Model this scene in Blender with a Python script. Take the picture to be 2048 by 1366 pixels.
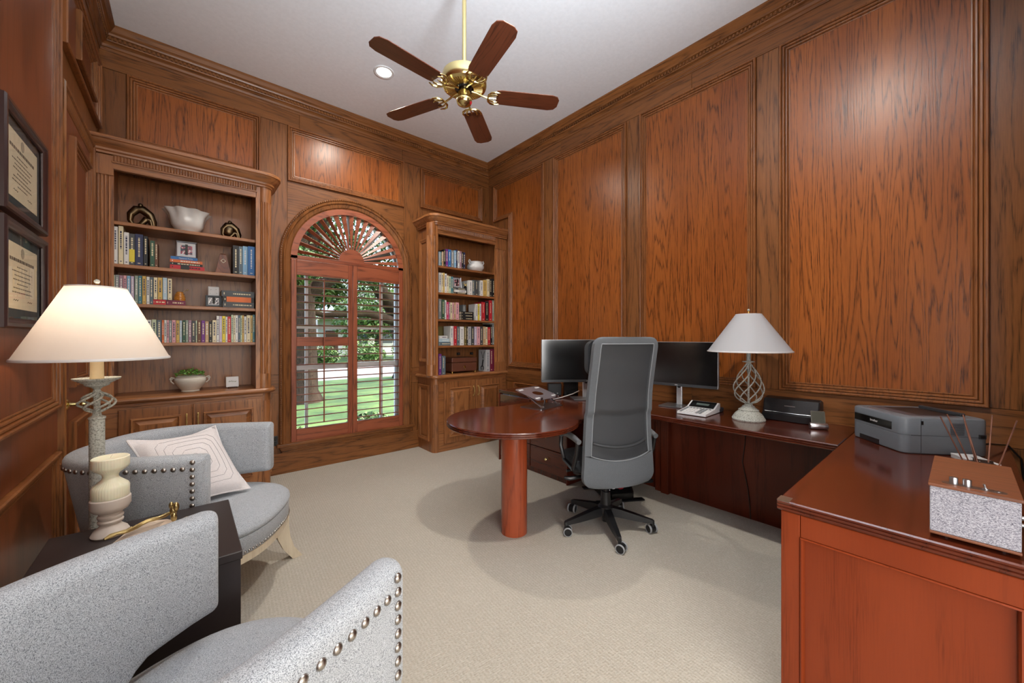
import bpy, bmesh, math, random
from mathutils import Vector, Matrix
random.seed(11)
PI = math.pi
S = bpy.context.scene
for o in list(bpy.data.objects):
    bpy.data.objects.remove(o, do_unlink=True)
COL = S.collection
R = math.radians

# ---------------------------------------------------------------- camera, world, lights, exposure
XL, XR, YB, YF, ZC = -0.497, 3.195, 4.24, -0.30, 3.66     # room: left, right, window wall, front wall, ceiling
cam_d = bpy.data.cameras.new('camera')
cam = bpy.data.objects.new('camera', cam_d); COL.objects.link(cam)
cam.location = (0, 0, 1.305); cam.rotation_euler = (R(90), 0, R(-40.45))
cam_d.sensor_width = 36; cam_d.lens = 13.505; cam_d.shift_y = -0.00366; cam_d.clip_start = 0.02; cam_d.clip_end = 400
S.camera = cam
S.view_settings.view_transform = 'Standard'; S.view_settings.look = 'None'
S.view_settings.gamma = 1.0; S.view_settings.use_curve_mapping = False
S.view_settings.exposure = 0.0
S.cycles.use_denoising = True
S.cycles.max_bounces = 8; S.cycles.diffuse_bounces = 4; S.cycles.glossy_bounces = 4
S.cycles.transmission_bounces = 6; S.cycles.transparent_max_bounces = 12
S.cycles.sample_clamp_indirect = 6.0
S.cycles.caustics_reflective = False; S.cycles.caustics_refractive = False

W = bpy.data.worlds.new('sky'); S.world = W; W.use_nodes = True
wn = W.node_tree.nodes; wl = W.node_tree.links
for n in list(wn): wn.remove(n)
wo = wn.new('ShaderNodeOutputWorld'); wb = wn.new('ShaderNodeBackground'); sk = wn.new('ShaderNodeTexSky')
sk.sky_type = 'NISHITA'; sk.sun_disc = False; sk.sun_elevation = R(48); sk.sun_rotation = R(100)
sk.air_density = 1.0; sk.dust_density = 3.0; sk.ozone_density = 1.0
wb.inputs['Strength'].default_value = 1.5
wl.new(sk.outputs[0], wb.inputs[0]); wl.new(wb.outputs[0], wo.inputs[0])

def lamp(name, kind, loc, rot=(0, 0, 0), energy=10, color=(1, 1, 1), **kw):
    d = bpy.data.lights.new(name, kind); d.energy = energy; d.color = color
    for k, v in kw.items(): setattr(d, k, v)
    o = bpy.data.objects.new(name, d); COL.objects.link(o); o.location = loc; o.rotation_euler = rot
    return o
lamp('sun', 'SUN', (20, 10, 20), (R(42), 0, R(105)), 7.5, (1.0, 0.95, 0.86), angle=R(0.6))
# daylight of the bright foyer behind the photographer, coming through the cased opening
lamp('foyer_daylight', 'AREA', (0.5, -3.2, 1.75), (R(90), 0, 0), 115, (1.0, 0.95, 0.88), shape='RECTANGLE', size=3.4, size_y=2.9)
lamp('foyer_daylight_side', 'AREA', (-1.35, -2.75, 1.75), (R(90), 0, R(-40)), 130, (0.97, 0.98, 1.0), shape='RECTANGLE', size=1.9, size_y=2.3)
lamp('foyer_side_fill', 'AREA', (-1.75, -0.90, 1.6), (R(90), 0, R(-86)), 110, (0.97, 0.98, 1.0), shape='RECTANGLE', size=1.1, size_y=2.2)  # added area light without a window, brightening the printer and speaker side
# added fill light aimed at the ceiling, lifting the room's ambient light
lamp('ceiling_fill', 'AREA', (0.85, -0.12, 2.50), (R(180-35), 0, R(-6)), 78, (0.88, 0.97, 1.05), shape='DISK', size=.7, spread=R(115))

# ---------------------------------------------------------------- mesh helpers
class MB:
    def __init__(self): self.v = []; self.f = []
    def quad_strip_loop(self): pass
    def add(self, vs, fs):
        b = len(self.v); self.v += [tuple(p) for p in vs]; self.f += [tuple(b + i for i in f) for f in fs]; return self
    def box(self, x0, y0, z0, x1, y1, z1, M=None):
        vs = [Vector((x, y, z)) for x in (x0, x1) for y in (y0, y1) for z in (z0, z1)]
        if M is not None: vs = [M @ p for p in vs]
        return self.add(vs, [(0, 1, 3, 2), (4, 6, 7, 5), (0, 4, 5, 1), (2, 3, 7, 6), (0, 2, 6, 4), (1, 5, 7, 3)])
    def rbox(self, x0, y0, z0, x1, y1, z1, r=0.004, M=None):       # box with chamfered edges
        x0, x1 = min(x0, x1), max(x0, x1); y0, y1 = min(y0, y1), max(y0, y1); z0, z1 = min(z0, z1), max(z0, z1)
        r = min(r, (x1-x0)*.45, (y1-y0)*.45, (z1-z0)*.45)
        bm = bmesh.new(); bmesh.ops.create_cube(bm, size=1)
        for v in bm.verts:
            v.co = Vector(((x0+x1)/2 + v.co.x*(x1-x0), (y0+y1)/2 + v.co.y*(y1-y0), (z0+z1)/2 + v.co.z*(z1-z0)))
        bmesh.ops.bevel(bm, geom=bm.edges[:], offset=r, segments=2, affect='EDGES', profile=.5)
        return self.bm(bm, M)
    def bm(self, bm, M=None):
        bm.verts.index_update()
        vs = [(M @ v.co) if M is not None else v.co.copy() for v in bm.verts]
        fs = [[v.index for v in f.verts] for f in bm.faces]
        bm.free(); return self.add(vs, fs)
    def loft(self, rings, closed=True, cap0=True, cap1=True):
        n = len(rings[0]); vs = [p for r in rings for p in r]; fs = []
        m = n if closed else n - 1
        for i in range(len(rings) - 1):
            for j in range(m):
                k = (j + 1) % n
                fs.append((i*n + j, i*n + k, (i+1)*n + k, (i+1)*n + j))
        if cap0: fs.append(tuple(range(n))[::-1])
        if cap1: fs.append(tuple((len(rings)-1)*n + j for j in range(n)))
        return self.add(vs, fs)
    def lathe(self, prof, n=24, c=(0, 0, 0), M=None, wob=None):     # prof: (radius, z)
        rings = []
        for r, z in prof:
            ring = []
            for j in range(n):
                a = 2*PI*j/n; rr = max(r, 1e-4) * (wob(a, z) if wob else 1)
                p = Vector((c[0] + rr*math.cos(a), c[1] + rr*math.sin(a), c[2] + z))
                ring.append(M @ p if M is not None else p)
            rings.append(ring)
        cl = prof[0] == prof[-1]
        return self.loft(rings, cap0=not cl, cap1=not cl)
    def tube(self, pts, r, n=8, cap=True):
        pts = [Vector(p) for p in pts]; rings = []
        rs = r if isinstance(r, (list, tuple)) else [r]*len(pts)
        up = Vector((0, 0, 1)); prev = None
        for i, p in enumerate(pts):
            t = (pts[min(i+1, len(pts)-1)] - pts[max(i-1, 0)])
            t = t.normalized() if t.length > 1e-9 else Vector((0, 0, 1))
            if prev is None:
                a = up if abs(t.dot(up)) < .95 else Vector((1, 0, 0))
                u = t.cross(a).normalized()
            else:
                u = (prev - t*prev.dot(t)); u = u.normalized() if u.length > 1e-6 else t.orthogonal().normalized()
            prev = u; w = t.cross(u)
            rings.append([p + (u*math.cos(2*PI*k/n) + w*math.sin(2*PI*k/n))*rs[i] for k in range(n)])
        return self.loft(rings, cap0=cap, cap1=cap)
    def prism(self, poly, z0, z1, M=None):                          # poly (x, y) counter-clockwise
        n = len(poly); vs = [Vector((x, y, z0)) for x, y in poly] + [Vector((x, y, z1)) for x, y in poly]
        if M is not None: vs = [M @ p for p in vs]
        return self.add(vs, [tuple(range(n))[::-1], tuple(range(n, 2*n))] + [(i, (i+1) % n, n + (i+1) % n, n + i) for i in range(n)])
    def slab(self, poly, prof, M=None):                             # prof: (inset, z) from bottom to top
        rings = []
        for ins, z in prof:
            rings.append([(M @ Vector((x, y, z)) if M is not None else Vector((x, y, z))) for x, y in inset(poly, ins)])
        return self.loft(rings)
    def ball(self, c, r, n=10, m=6, sc=(1, 1, 1), M=None):
        prof = [(math.sin(PI*i/m), -math.cos(PI*i/m)) for i in range(m+1)]
        rings = []
        for rr, z in prof:
            ring = []
            for j in range(n):
                p = Vector((max(rr, 1e-3)*math.cos(2*PI*j/n)*r*sc[0], max(rr, 1e-3)*math.sin(2*PI*j/n)*r*sc[1], z*r*sc[2]))
                if M is not None: p = M @ p
                ring.append(p + Vector(c))
            rings.append(ring)
        return self.loft(rings)
    def mesh(self, name, mat, smooth=False, keep=False):
        me = bpy.data.meshes.new(name); me.from_pydata(self.v, [], self.f); me.validate()
        if not keep:
            bm = bmesh.new(); bm.from_mesh(me); bmesh.ops.recalc_face_normals(bm, faces=bm.faces[:])
            bm.to_mesh(me); bm.free()
        if mat: me.materials.append(mat)
        if smooth: auto_smooth(me, smooth)
        return me
    def build(self, name, mat, parent=None, smooth=False, loc=None, rot=None, label=None, cat=None, group=None, kind=None):
        return link(self.mesh(name, mat, smooth), name, parent, loc, rot, label, cat, group, kind)

def auto_smooth(me, ang):
    ang = R(40) if ang is True else R(ang)
    for p in me.polygons: p.use_smooth = True
    bm = bmesh.new(); bm.from_mesh(me)
    for e in bm.edges:
        if len(e.link_faces) == 2 and e.calc_face_angle(0) > ang: e.smooth = False
    bm.to_mesh(me); bm.free()

def tag(o, label=None, cat=None, group=None, kind=None):
    if label: o['label'] = label
    if cat: o['category'] = cat
    if group: o['group'] = group
    if kind: o['kind'] = kind
    return o
def link(me, name, parent=None, loc=None, rot=None, label=None, cat=None, group=None, kind=None):
    o = bpy.data.objects.new(name, me); COL.objects.link(o)
    if parent: o.parent = parent
    if loc: o.location = loc
    if rot: o.rotation_euler = rot
    return tag(o, label, cat, group, kind)
def thing(name, label, cat, loc=(0, 0, 0), rz=0, group=None, kind=None):
    o = link(None, name, None, loc, (0, 0, rz)); o.empty_display_size = .05
    return tag(o, label, cat, group, kind)
def copy_tree(o, parent=None, **kw):
    c = o.copy(); COL.objects.link(c)
    if parent: c.parent = parent
    for k, v in kw.items(): setattr(c, k, v)
    for ch in list(o.children): copy_tree(ch, c)
    return c
def inset(poly, d):
    if abs(d) < 1e-9: return list(poly)
    n = len(poly); out = []
    area = sum(poly[i][0]*poly[(i+1) % n][1] - poly[(i+1) % n][0]*poly[i][1] for i in range(n))
    sg = 1 if area > 0 else -1
    for i in range(n):
        a, b, c = Vector(poly[i-1]), Vector(poly[i]), Vector(poly[(i+1) % n])
        e1 = (b - a).normalized(); e2 = (c - b).normalized()
        n1 = Vector((-e1.y, e1.x))*sg; n2 = Vector((-e2.y, e2.x))*sg
        k = 1 + n1.dot(n2); m = (n1 + n2)/max(k, .25)
        out.append((b.x + m.x*d, b.y + m.y*d))
    return out
def rrect(x0, y0, x1, y1, r, n=5):
    out = []
    for cx, cy, a0 in ((x1-r, y1-r, 0), (x0+r, y1-r, 90), (x0+r, y0+r, 180), (x1-r, y0+r, 270)):
        for i in range(n+1):
            a = R(a0 + 90*i/n); out.append((cx + r*math.cos(a), cy + r*math.sin(a)))
    return out
def rotz(a): return Matrix.Rotation(a, 4, 'Z')
def TRS(loc, rx=0, ry=0, rz=0):
    return Matrix.Translation(loc) @ Matrix.Rotation(rz, 4, 'Z') @ Matrix.Rotation(ry, 4, 'Y') @ Matrix.Rotation(rx, 4, 'X')
def text(name, body, size, mat, parent, M, ext=0.0004, align='CENTER'):
    cu = bpy.data.curves.new(name, 'FONT'); cu.body = body; cu.size = size; cu.extrude = ext
    cu.align_x = align; cu.align_y = 'CENTER'; cu.resolution_u = 3
    t = bpy.data.objects.new(name, cu); COL.objects.link(t)
    dg = bpy.context.evaluated_depsgraph_get()
    me = bpy.data.meshes.new_from_object(t.evaluated_get(dg)); bpy.data.objects.remove(t, do_unlink=True)
    me.transform(M); me.materials.clear(); me.materials.append(mat)
    o = link(me, name, parent); o['kind'] = 'stuff' if False else ''
    del o['kind']
    return o

# ---------------------------------------------------------------- materials
def srgb(r, g, b):
    f = lambda c: (c/255/12.92 if c/255 <= .04045 else ((c/255 + .055)/1.055)**2.4)
    return (f(r), f(g), f(b), 1)
MC = {}
def newmat(name):
    m = bpy.data.materials.new(name); m.use_nodes = True
    return m, m.node_tree.nodes, m.node_tree.links, m.node_tree.nodes['Principled BSDF']
def plain(name, col, rough=.5, metal=0, spec=.5, bump=0, bscale=200, coat=0, **kw):
    if name in MC: return MC[name]
    m, N, L, P = newmat(name)
    P.inputs['Roughness'].default_value = rough; P.inputs['Metallic'].default_value = metal
    P.inputs['Specular IOR Level'].default_value = spec; P.inputs['Coat Weight'].default_value = coat
    tc = N.new('ShaderNodeTexCoord'); nz = N.new('ShaderNodeTexNoise'); nz.inputs['Scale'].default_value = bscale if bump else 40
    L.new(tc.outputs['Object'], nz.inputs['Vector'])
    mx = N.new('ShaderNodeMixRGB'); mx.blend_type = 'MULTIPLY'; mx.inputs[0].default_value = .12
    mx.inputs[1].default_value = col; L.new(nz.outputs['Fac'], mx.inputs[2]); L.new(mx.outputs[0], P.inputs['Base Color'])
    if bump:
        bp = N.new('ShaderNodeBump'); bp.inputs['Strength'].default_value = bump; bp.inputs['Distance'].default_value = .002
        L.new(nz.outputs['Fac'], bp.inputs['Height']); L.new(bp.outputs[0], P.inputs['Normal'])
    for k, v in kw.items(): P.inputs[k].default_value = v
    MC[name] = m; return m
def wood(name, light, mid, dark, axis='Z', rough=.3, k=9, rings=7, along=.085, pore=.5, coat=.0, bump=.06, line=.5, seed=0.0, spec=.5):
    if name in MC: return MC[name]
    m, N, L, P = newmat(name)
    tc = N.new('ShaderNodeTexCoord'); oi = N.new('ShaderNodeObjectInfo')
    ml = N.new('ShaderNodeMath'); ml.operation = 'MULTIPLY'; ml.inputs[1].default_value = 37.0
    L.new(oi.outputs['Random'], ml.inputs[0])
    ad = N.new('ShaderNodeVectorMath'); ad.operation = 'ADD'
    L.new(tc.outputs['Object'], ad.inputs[0]); L.new(ml.outputs[0], ad.inputs[1])
    def mapped(ka, kl):
        mp = N.new('ShaderNodeMapping'); mp.vector_type = 'POINT'
        mp.inputs['Scale'].default_value = {'Z': (ka, ka, kl), 'X': (kl, ka, ka), 'Y': (ka, kl, ka)}[axis]
        mp.inputs['Location'].default_value = (seed, seed*.7, seed*1.3)
        L.new(ad.outputs[0], mp.inputs['Vector']); return mp
    def noise(ka, kl, det=2, ro=.5, dist=0):
        n = N.new('ShaderNodeTexNoise'); n.inputs['Scale'].default_value = 1; n.inputs['Detail'].default_value = det
        n.inputs['Roughness'].default_value = ro; n.inputs['Distortion'].default_value = dist
        L.new(mapped(ka, kl).outputs[0], n.inputs['Vector']); return n
    def math_(op, a, b=None):
        q = N.new('ShaderNodeMath'); q.operation = op
        for i, x in enumerate((a, b)):
            if x is None: continue
            if isinstance(x, (int, float)): q.inputs[i].default_value = x
            else: L.new(x, q.inputs[i])
        return q.outputs[0]
    big = noise(k, k*along, 1.5, .45)                      # cathedral field
    jit = noise(k*9, k*.9, 2, .6)
    fld = math_('ADD', math_('MULTIPLY', big.outputs['Fac'], rings*2.2), math_('MULTIPLY', jit.outputs['Fac'], .8))
    fr = math_('PINGPONG', fld, .5)                        # 0..0.5
    ln = N.new('ShaderNodeMapRange'); ln.inputs['From Min'].default_value = 0.0; ln.inputs['From Max'].default_value = .30
    ln.inputs['To Min'].default_value = 1; ln.inputs['To Max'].default_value = 0; L.new(fr, ln.inputs['Value'])
    lnp = math_('POWER', ln.outputs[0], 1.6)
    pz = noise(260, 9, 2, .6)                              # pores / fine streaks
    pr = N.new('ShaderNodeMapRange'); pr.inputs['From Min'].default_value = .42; pr.inputs['From Max'].default_value = .68
    L.new(pz.outputs['Fac'], pr.inputs['Value'])
    wide = noise(3.0, .35, 2, .5)
    c1 = N.new('ShaderNodeMixRGB'); c1.inputs[1].default_value = light; c1.inputs[2].default_value = mid
    wr = N.new('ShaderNodeMapRange'); wr.inputs['From Min'].default_value = .32; wr.inputs['From Max'].default_value = .68
    L.new(wide.outputs['Fac'], wr.inputs['Value']); L.new(wr.outputs[0], c1.inputs[0])
    c2 = N.new('ShaderNodeMixRGB'); c2.inputs[2].default_value = dark; L.new(c1.outputs[0], c2.inputs[1])
    dk = math_('MINIMUM', math_('ADD', math_('MULTIPLY', lnp, math_('ADD', math_('MULTIPLY', pr.outputs[0], .5), line)), math_('MULTIPLY', pr.outputs[0], pore*.45)), .95)
    L.new(dk, c2.inputs[0]); L.new(c2.outputs[0], P.inputs['Base Color'])
    P.inputs['Roughness'].default_value = rough; P.inputs['Coat Weight'].default_value = coat; P.inputs['Coat Roughness'].default_value = .12
    P.inputs['Specular IOR Level'].default_value = spec
    if bump:
        bp = N.new('ShaderNodeBump'); bp.inputs['Strength'].default_value = bump; bp.inputs['Distance'].default_value = .004; bp.invert = True
        L.new(dk, bp.inputs['Height']); L.new(bp.outputs[0], P.inputs['Normal'])
    MC[name] = m; return m
def fabric(name, a, b, scale=420, rough=.95, bump=.5, bias=.5, stretch=(1, 1, 1), sheen=.2):
    if name in MC: return MC[name]
    m, N, L, P = newmat(name)
    tc = N.new('ShaderNodeTexCoord'); mp = N.new('ShaderNodeMapping'); mp.inputs['Scale'].default_value = stretch
    L.new(tc.outputs['Object'], mp.inputs['Vector'])
    n1 = N.new('ShaderNodeTexNoise'); n1.inputs['Scale'].default_value = scale; n1.inputs['Detail'].default_value = 2; n1.inputs['Roughness'].default_value = .7
    L.new(mp.outputs[0], n1.inputs['Vector'])
    rp = N.new('ShaderNodeValToRGB'); rp.color_ramp.elements[0].position = bias-.14; rp.color_ramp.elements[1].position = bias+.10
    rp.color_ramp.elements[0].color = b; rp.color_ramp.elements[1].color = a
    L.new(n1.outputs['Fac'], rp.inputs[0]); L.new(rp.outputs[0], P.inputs['Base Color'])
    P.inputs['Roughness'].default_value = rough; P.inputs['Sheen Weight'].default_value = sheen; P.inputs['Specular IOR Level'].default_value = .2
    bp = N.new('ShaderNodeBump'); bp.inputs['Strength'].default_value = bump; bp.inputs['Distance'].default_value = .0015
    L.new(n1.outputs['Fac'], bp.inputs['Height']); L.new(bp.outputs[0], P.inputs['Normal'])
    MC[name] = m; return m
def metal(name, col, rough=.25): return plain(name, col, rough, 1.0)

def oak(axis): return wood('oak_'+axis, srgb(138, 88, 48), srgb(116, 71, 36), srgb(58, 33, 15), axis, rough=.33, k=7, rings=5, line=.35, pore=.55, spec=.36)
def mould(axis): return wood('oak_moulding_'+axis, srgb(146, 92, 52), srgb(124, 74, 38), srgb(66, 37, 17), axis, rough=.3, k=10, rings=4, line=.25, pore=.4, spec=.4)
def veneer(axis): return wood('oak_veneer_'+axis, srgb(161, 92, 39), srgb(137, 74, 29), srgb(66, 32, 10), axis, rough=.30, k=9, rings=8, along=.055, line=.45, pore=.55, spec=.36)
def caseoak(axis): return wood('bookcase_oak_'+axis, srgb(166, 110, 66), srgb(144, 90, 50), srgb(82, 48, 26), axis, rough=.34, k=7, rings=5, line=.35, pore=.6)
def shut(axis): return wood('shutter_oak_'+axis, srgb(158, 88, 58), srgb(138, 70, 44), srgb(84, 40, 24), axis, rough=.36, k=6, rings=5, line=.45, pore=.4)
def mahog(axis): return wood('mahogany_'+axis, srgb(90, 38, 21), srgb(72, 28, 15), srgb(44, 16, 9), axis, rough=.16, k=5, rings=4, line=.25, pore=.3, bump=.015, coat=.35)
def mahog_panel(axis): return wood('mahogany_panel_'+axis, srgb(104, 44, 26), srgb(84, 33, 19), srgb(52, 19, 11), axis, rough=.3, k=4, rings=3, line=.2, pore=.25, bump=.01, spec=.25)
fanwood = wood('fan_blade_walnut', srgb(110, 60, 38), srgb(90, 44, 28), srgb(52, 25, 16), 'X', rough=.38, k=12, rings=4, line=.2, pore=.5)
brass = metal('polished_brass', srgb(228, 210, 150), .2)
brass_old = metal('aged_brass', srgb(160, 130, 70), .3)
white_paint = plain('white_paint', srgb(226, 226, 226), .6)
ceil_m = plain('ceiling_paint', srgb(238, 241, 245), .9)
black_pl = plain('black_plastic', srgb(22, 22, 23), .4)
black_gl = plain('black_gloss', srgb(14, 14, 15), .12)
grey_pl = plain('grey_plastic', srgb(96, 99, 103), .45)
silver = metal('brushed_silver', srgb(190, 192, 195), .3)
white_pl = plain('white_plastic', srgb(225, 225, 226), .4)
paper = plain('book_pages', srgb(222, 210, 186), .8)
ceramic = plain('white_glaze', srgb(226, 228, 228), .15, coat=.4)

ivory_wax = plain('ivory_wax', srgb(232, 230, 204), .45, **{'Subsurface Weight': .2, 'Subsurface Scale': .02})
stone = plain('pale_marble', srgb(205, 194, 184), .55, bump=.1, bscale=40)
tweed = fabric('grey_tweed', srgb(188, 194, 201), srgb(84, 89, 97), 560, bias=.47)
weath = fabric('weathered_grey_paint', srgb(178, 180, 172), srgb(104, 104, 96), 170, rough=.75, bump=.5, bias=.44, sheen=0)
def glassmat(name, tint=(1, 1, 1, 1), rough=0.0, ior=1.45):
    if name in MC: return MC[name]
    m, N, L, P = newmat(name)
    for n in list(N): N.remove(n)
    out = N.new('ShaderNodeOutputMaterial'); mx = N.new('ShaderNodeMixShader'); tr = N.new('ShaderNodeBsdfTransparent'); gl = N.new('ShaderNodeBsdfGlossy')
    fz = N.new('ShaderNodeFresnel'); fz.inputs[0].default_value = ior; gl.inputs['Roughness'].default_value = rough; tr.inputs[0].default_value = tint
    L.new(fz.outputs[0], mx.inputs[0]); L.new(tr.outputs[0], mx.inputs[1]); L.new(gl.outputs[0], mx.inputs[2]); L.new(mx.outputs[0], out.inputs[0])
    MC[name] = m; return m
pane_m = glassmat('window_glass')
pic_glass = glassmat('picture_glass', ior=1.12)
def emit(name, col, st):
    if name in MC: return MC[name]
    m, N, L, P = newmat(name)
    P.inputs['Base Color'].default_value = col; P.inputs['Emission Color'].default_value = col; P.inputs['Emission Strength'].default_value = st
    MC[name] = m; return m
# ================================================================ the room shell
def sweep_frame(mb, poly, prof, to3):                    # mitred moulding along a closed polygon; prof: (inset, height)
    rings = [[to3(u, v, h) for u, v in inset(poly, ins)] for ins, h in prof]
    n = len(poly)
    vs = [p for r in rings for p in r]; fs = []
    for i in range(len(rings)-1):
        for j in range(n):
            k = (j+1) % n; fs.append((i*n+j, i*n+k, (i+1)*n+k, (i+1)*n+j))
    mb.add(vs, fs); return mb
PANEL_PROF = [(0, 0), (0, .024), (.004, .030), (.012, .031), (.017, .026), (.018, .015), (.022, .022), (.030, .022), (.034, .017), (.035, .007), (.039, .014), (.046, .013), (.050, .008), (.051, .003), (.056, .007), (.061, .006), (.064, .001), (.064, 0)]
DOOR_PROF = [(0, 0), (0, .014), (.006, .018), (.014, .017), (.030, .010), (.038, .009), (.040, 0)]
on_back = lambda u, v, h: (u, YB - h, v)
on_right = lambda u, v, h: (XR - h, u, v)
on_left = lambda u, v, h: (XL + h, u, v)
def panel_field(mb, poly, to3, d=.004):
    n = len(poly); p2 = inset(poly, .058)
    vs = [to3(u, v, d) for u, v in p2] + [to3(u, v, 0.0005) for u, v in p2]
    mb.add(vs, [tuple(range(n))] + [(i, (i+1) % n, n+(i+1) % n, n+i) for i in range(n)]); return mb
def wall_panel(wall, poly, to3, axis='Z', prof=PANEL_PROF, mat=None):
    f = panel_field(MB(), poly, to3).build('panel', mat or veneer(axis), wall)
    sweep_frame(MB(), poly, prof, to3).build('panel_molding', mould(axis), f, smooth=25)
    return f
def rect(u0, v0, u1, v1): return [(u0, v0), (u1, v0), (u1, v1), (u0, v1)]
def board(wall, name, u0, v0, u1, v1, to3, axis, h=.007, mat=None):
    mb = MB(); c = .0015
    a = [to3(*p, 0.0002) for p in rect(u0, v0, u1, v1)]; b = [to3(*p, h-c) for p in rect(u0+.0003, v0+.0003, u1-.0003, v1-.0003)]
    t = [to3(*p, h) for p in rect(u0+c, v0+c, u1-c, v1-c)]
    mb.loft([a, b, t]); return mb.build(name, mat or oak(axis), wall)

# floor: looped cream carpet
m, N, L, P = newmat('cream_loop_carpet')
tc = N.new('ShaderNodeTexCoord'); mp = N.new('ShaderNodeMapping'); mp.inputs['Rotation'].default_value = (0, 0, R(4))
L.new(tc.outputs['Object'], mp.inputs['Vector'])
wv = N.new('ShaderNodeTexWave'); wv.wave_type = 'BANDS'; wv.bands_direction = 'X'; wv.inputs['Scale'].default_value = 20; wv.inputs['Distortion'].default_value = 1.0
wv.inputs['Detail'].default_value = 1; wv.inputs['Detail Scale'].default_value = 8
wv2 = N.new('ShaderNodeTexWave'); wv2.wave_type = 'BANDS'; wv2.bands_direction = 'Y'; wv2.inputs['Scale'].default_value = 34; wv2.inputs['Distortion'].default_value = 1.5
wv2.inputs['Detail'].default_value = 1
vo = N.new('ShaderNodeTexVoronoi'); vo.inputs['Scale'].default_value = 120; L.new(mp.outputs[0], vo.inputs['Vector'])
nz = N.new('ShaderNodeTexNoise'); nz.inputs['Scale'].default_value = 300; nz.inputs['Detail'].default_value = 2
n3 = N.new('ShaderNodeTexNoise'); n3.inputs['Scale'].default_value = 1.3; n3.inputs['Detail'].default_value = 2
for q in (wv, wv2, nz, n3): L.new(mp.outputs[0], q.inputs['Vector'])
a1 = N.new('ShaderNodeMath'); a1.operation = 'MULTIPLY_ADD'; L.new(wv2.outputs['Fac'], a1.inputs[0]); a1.inputs[1].default_value = .6; L.new(wv.outputs['Fac'], a1.inputs[2])
a2 = N.new('ShaderNodeMath'); a2.operation = 'MULTIPLY_ADD'; L.new(nz.outputs['Fac'], a2.inputs[0]); a2.inputs[1].default_value = .5; a0 = N.new('ShaderNodeMath'); a0.operation = 'MULTIPLY_ADD'; a0.inputs[1].default_value = .35; L.new(a1.outputs[0], a0.inputs[0]); L.new(vo.outputs['Distance'], a0.inputs[2]); L.new(a0.outputs[0], a2.inputs[2])
rp = N.new('ShaderNodeValToRGB'); rp.color_ramp.elements[0].position = .25; rp.color_ramp.elements[1].position = 1.0
rp.color_ramp.elements[0].color = srgb(176, 169, 156); rp.color_ramp.elements[1].color = srgb(200, 194, 182)
hv = N.new('ShaderNodeMath'); hv.operation = 'MULTIPLY'; hv.inputs[1].default_value = .55; L.new(a2.outputs[0], hv.inputs[0]); L.new(hv.outputs[0], rp.inputs[0])
mx = N.new('ShaderNodeMixRGB'); mx.blend_type = 'MULTIPLY'; mx.inputs[0].default_value = .18; L.new(rp.outputs[0], mx.inputs[1]); L.new(n3.outputs['Fac'], mx.inputs[2])
L.new(mx.outputs[0], P.inputs['Base Color']); P.inputs['Roughness'].default_value = 1.0; P.inputs['Specular IOR Level'].default_value = .1
bp = N.new('ShaderNodeBump'); bp.inputs['Strength'].default_value = .4; bp.inputs['Distance'].default_value = .003
L.new(a2.outputs[0], bp.inputs['Height']); bp.inputs['Strength'].default_value = .5; L.new(bp.outputs[0], P.inputs['Normal'])
carpet = m
MB().box(XL-.2, YF, -.12, XR+.2, YB+.2, 0).build('floor', carpet, kind='structure')
MB().box(XL-.2, YF-.15, ZC, XR+.2, YB+.2, ZC+.15).build('ceiling', ceil_m, kind='structure')

# ---- window wall with the arched opening
WCX, WR, WZS, WZ0 = 1.361, 0.585, 2.085, .27
mb = MB()
def wallpoly(mb, pts, y0=YB, y1=YB+.16):
    n = len(pts); mb.add([(x, y0, z) for x, z in pts] + [(x, y1, z) for x, z in pts],
        [tuple(range(n)), tuple(range(n, 2*n))[::-1]] + [(i, n+i, n+(i+1) % n, (i+1) % n) for i in range(n)])
NA = 28
arc = [(WCX - WR*math.cos(PI*i/NA), WZS + WR*math.sin(PI*i/NA)) for i in range(NA+1)]
wallpoly(mb, [(XL-.2, 0), (WCX-WR, 0), (WCX-WR, WZ0), (WCX-WR, WZS), (WCX-WR, ZC), (XL-.2, ZC)])
wallpoly(mb, [(WCX+WR, 0), (XR+.2, 0), (XR+.2, ZC), (WCX+WR, ZC), (WCX+WR, WZS), (WCX+WR, WZ0)])
wallpoly(mb, [(WCX-WR, 0), (WCX+WR, 0), (WCX+WR, WZ0), (WCX-WR, WZ0)])
for i in range(NA):
    wallpoly(mb, [arc[i], arc[i+1], (arc[i+1][0], ZC), (arc[i][0], ZC)])
bmw = bmesh.new(); me = mb.mesh('wall_back', oak('Z')); bmw.from_mesh(me); bmesh.ops.remove_doubles(bmw, verts=bmw.verts[:], dist=1e-5)
# drop the inner partition faces that two neighbouring blocks share
seen = {}
for f in bmw.faces: seen.setdefault(frozenset(v.index for v in f.verts), []).append(f)
bmesh.ops.delete(bmw, geom=[f for fs in seen.values() if len(fs) > 1 for f in fs], context='FACES')
bmesh.ops.recalc_face_normals(bmw, faces=bmw.faces[:]); bmw.to_mesh(me); bmw.free()
wall_back = link(me, 'wall_back', kind='structure')
for p in (rect(-.344, 2.815, .538, 3.358), rect(.758, 2.824, 1.946, 3.357), rect(2.159, 2.87, 3.07, 3.345)): wall_panel(wall_back, p, on_back)
board(wall_back, 'stile', XL, 2.6, -.346, 3.358, on_back, 'Z')
board(wall_back, 'stile', .54, .955, .756, 3.358, on_back, 'Z')
board(wall_back, 'stile', .54, .26, .756, .775, on_back, 'Z')
board(wall_back, 'rail', .54, .777, .756, .953, on_back, 'X')
board(wall_back, 'stile', 1.948, .955, 2.157, 3.348, on_back, 'Z')
board(wall_back, 'stile', 1.948, .26, 2.157, .775, on_back, 'Z')
board(wall_back, 'rail', 1.948, .777, 2.157, .953, on_back, 'X')
board(wall_back, 'stile', 3.072, 2.6, XR, 3.343, on_back, 'Z')
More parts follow.
